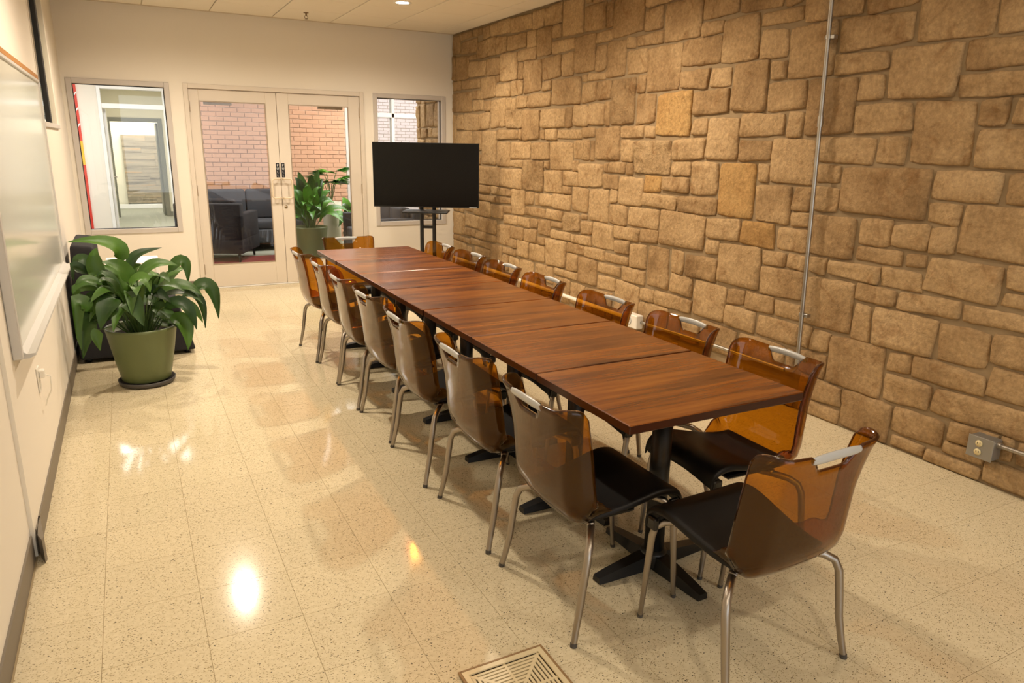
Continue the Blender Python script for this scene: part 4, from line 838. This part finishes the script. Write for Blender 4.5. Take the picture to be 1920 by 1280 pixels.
for k in range(22):     # leaves on the far side of the clump
    a = rng.uniform(0, math.pi) if k < 11 else rng.uniform(-math.pi, 0); e = rng.uniform(.2, .42)
    b = Vector((math.cos(a)*.1, math.sin(a)*.1, .5+rng.uniform(0, .1))); t = Vector((math.cos(a)*e, math.sin(a)*e, .52+rng.uniform(-.12, .22)))
    if PC.x+t.x < .1: t.x = .1-PC.x
    md = (b+t)*.5+Vector((0, 0, .08))
    leaf_blade(b, md, t, .10, Vector((0, -.4, 1)), 50+k, M['leaf'], pl, 'leaf', (0, 0, 0), .085-PC.x)
    MB().tube([(b.x*.3, b.y*.3, .345), b], [.005, .003], 6).build('stem', M['stem'], pl)

def lobby_lily(loc, n, label, rpot, hpot, reach, mat, pot=True, seed=1):
    o = empty('potted_plant', loc); tag(o, label, 'plant')
    rng = random.Random(seed)
    MB().lathe([(0, .0), (rpot*.74, .0), (rpot*.78, .01), (rpot, hpot-.02), (rpot*1.02, hpot), (rpot*.94, hpot), (rpot*.9, hpot-.05), (0, hpot-.05)], (0, 0, 0), 36).build('pot', M['pot'], o)
    MB().lathe([(0, hpot-.035), (rpot*.92, hpot-.045)], (0, 0, 0), 24).build('soil', M['soil'], o)
    for k in range(n):
        a = k*2.399+rng.uniform(-.3, .3); q = (k+.5)/n
        ro_ = reach*(.25+.75*q)*rng.uniform(.8, 1.1); top = hpot+reach*(1.32-1.12*q)
        d = Vector((math.cos(a), math.sin(a), 0))
        b = d*ro_*.25+Vector((0, 0, hpot+(top-hpot)*.4)); t = d*ro_+Vector((0, 0, top-.10*q)); md = (b+t)*.5+Vector((0, 0, .06+.07*q))
        leaf_blade(b, md, t, .14, Vector((0, 0, .8))+d*.2+(CAM-Vector(loc)).normalized()*.5, seed*100+k, mat, o, 'leaf')
        MB().tube([d*.05+Vector((0, 0, hpot-.04)), b], [.006, .004], 6).build('stem', M['stem'], o)
    return o
lobby_lily((2.74, 2.05, 0), 34, 'bright peace lily in a large green pot behind the glass door', .235, .43, .60, M['leafb'], True, 3)
# palm on a pale stand
pm = empty('potted_palm', (3.22, 2.75, 0)); tag(pm, 'small fan palm on a pale stand in the lobby', 'plant')
MB().lathe([(0, 0), (.13, 0), (.13, .5), (.15, .52), (.15, .72), (.13, .72), (.12, .68), (0, .68)], (0, 0, 0), 24).build('pot', M['cream'], pm)
rng = random.Random(8)
for k in range(9):
    a = k*2.4; d = Vector((math.cos(a), math.sin(a), 0)); hub = d*rng.uniform(.08, .2)+Vector((0, 0, rng.uniform(.95, 1.2)))
    MB().tube([(0, 0, .68), hub*.6+Vector((0, 0, .35)), hub], .005, 6).build('stem', M['stem'], pm)
    fan = MB()
    for q in range(9):
        an = (q-4)*.3; dv = (d*math.cos(an)+Vector((-d.y, d.x, 0))*math.sin(an)); tip = hub+dv*.26+Vector((0, 0, .05-.04*abs(q-4)*.5)); sd = Vector((-dv.y, dv.x, 0))*.026
        md = (hub+tip)*.5+Vector((0, 0, .02))
        fan.add([hub, md+sd, tip, md-sd], [(0, 1, 2, 3)])
    fan.build('fan_leaf', M['leafb'], pm)
lobby_lily((3.42, 2.3, 0), 16, 'leafy green plant by the lobby glazing, partly hidden by the door', .15, .3, .42, M['leafb'], True, 5)

# ================================================================== SEATING
ac = empty('lounge_chair', (.42, -2.3, 0)); tag(ac, 'charcoal upholstered lounge chair behind the potted plant', 'armchair')
def ext(poly, y0, y1, nm, mt, par, bev=.02):
    bm = bmesh.new(); vs_ = [bm.verts.new((p[0], y0, p[1])) for p in poly]; f = bm.faces.new(vs_)
    r = bmesh.ops.extrude_face_region(bm, geom=[f]); bmesh.ops.translate(bm, verts=[v for v in r['geom'] if isinstance(v, bmesh.types.BMVert)], vec=(0, y1-y0, 0))
    bmesh.ops.recalc_face_normals(bm, faces=bm.faces); bmesh.ops.bevel(bm, geom=list(bm.edges), offset=bev, segments=3, profile=.6, affect='EDGES')
    mb = MB(); mb.bm(bm, True); return mb.build(nm, mt, par)
ext([(-.39, .03), (.38, .03), (.30, .33), (-.39, .33)], -.36, .36, 'base', M['fab'], ac)
ext([(-.20, .325), (.305, .325), (.275, .445), (-.20, .445)], -.355, .355, 'seat_cushion', M['fab'], ac, .03)
ext([(-.395, .32), (-.20, .32), (-.22, .845), (-.36, .865)], -.36, .36, 'backrest', M['fab'], ac, .03)
for sx in (-.34, .32):
    for sy in (-.3, .3): MB().lathe([(0, 0), (.018, 0), (.022, .035), (0, .035)], (sx, sy, 0), 12).build('foot', M['black'], ac)
sd = empty('side_table', (.43, -.95, 0)); tag(sd, 'small white side table against the wall behind the lounge chair', 'side table')
MB().box(-.22, -.22, .475, .22, .22, .50, .004).build('tabletop', M['white'], sd)
for sx in (-1, 1):
    for sy in (-1, 1): MB().box(sx*.20-.015, sy*.20-.015, 0, sx*.20+.015, sy*.20+.015, .475, .002).build('leg', M['white'], sd)

def sofa(name, loc, rz, w, d, label, cat, mat, back=.80, arms=True):
    o = empty(name, loc, rz); tag(o, label, cat)
    MB().box(-w/2, -d/2, .12, w/2, d/2, .32, .02, 3).build('base', mat, o)
    n = max(1, round(w/.75)); wi = (w-.24)/n
    for k in range(n):
        xa = -w/2+.12+k*wi
        MB().box(xa+.004, -d/2+.01, .32, xa+wi-.004, d/2-.2, .45, .03, 3).build('seat_cushion', mat, o)
        MB().box(xa+.004, d/2-.30, .44, xa+wi-.004, d/2-.15, back-.01, .04, 3).build('back_cushion', mat, o)
    MB().box(-w/2, d/2-.16, .3, w/2, d/2, back-.06, .02, 3).build('backrest', mat, o)
    for sx in (-1, 1): MB().box(sx*(w/2-.12), -d/2, .3, sx*w/2, d/2, .64, .02, 3).build('armrest', mat, o)
    for sx in (-1, 1):
        for sy in (-1, 1): MB().lathe([(0, 0), (.014, 0), (.02, .125), (0, .125)], (sx*(w/2-.07), sy*(d/2-.07), 0), 10).build('leg', M['black'], o)
    return o
sofa('lobby_armchair', (1.52, 2.22, .010), R(180-24), .86, .82, 'dark grey box armchair seen from behind through the glass door', 'armchair', M['fab'], .84)
sofa('lobby_sofa', (2.05, 3.19, 0), 0, 1.75, .76, 'grey fabric sofa against the brick wall of the lobby', 'sofa', M['fabg'], .90)
sofa('lobby_loveseat', (3.55, 1.25, 0), R(-90), 1.2, .8, 'blue grey seat in the lobby below the window behind the television', 'sofa', M['fabg'], .78)
tag(MB().box(1.0, .75, .0005, 2.45, 2.3, .010, .003).build('rug', M['rug']), 'red patterned rug under the lobby armchair', 'rug')
# red and yellow banner on the lobby wall
bn = empty('wall_banner', (-.335, 4.28, 1.3)); tag(bn, 'red and yellow wall banner seen through the corridor window', 'banner')
MB().box(-.28, -.012, -1.1, .28, .018, -.09).build('red_panel', M['red'], bn)
MB().box(-.28, -.012, -.09, .28, .018, .255).build('yellow_panel', M['yellow'], bn)
MB().box(-.28, -.012, .255, .28, .018, 1.1).build('red_panel', M['red'], bn)
for q in range(7):
    MB().obox((.17+.06*(q % 2), -.014, .33+.11*q), (.6, 0, .8 if q % 2 else -.8), (0, 1, 0), (.8, 0, -.6 if q % 2 else .6), .08, .002, .008).build('white_stroke', M['white'], bn)
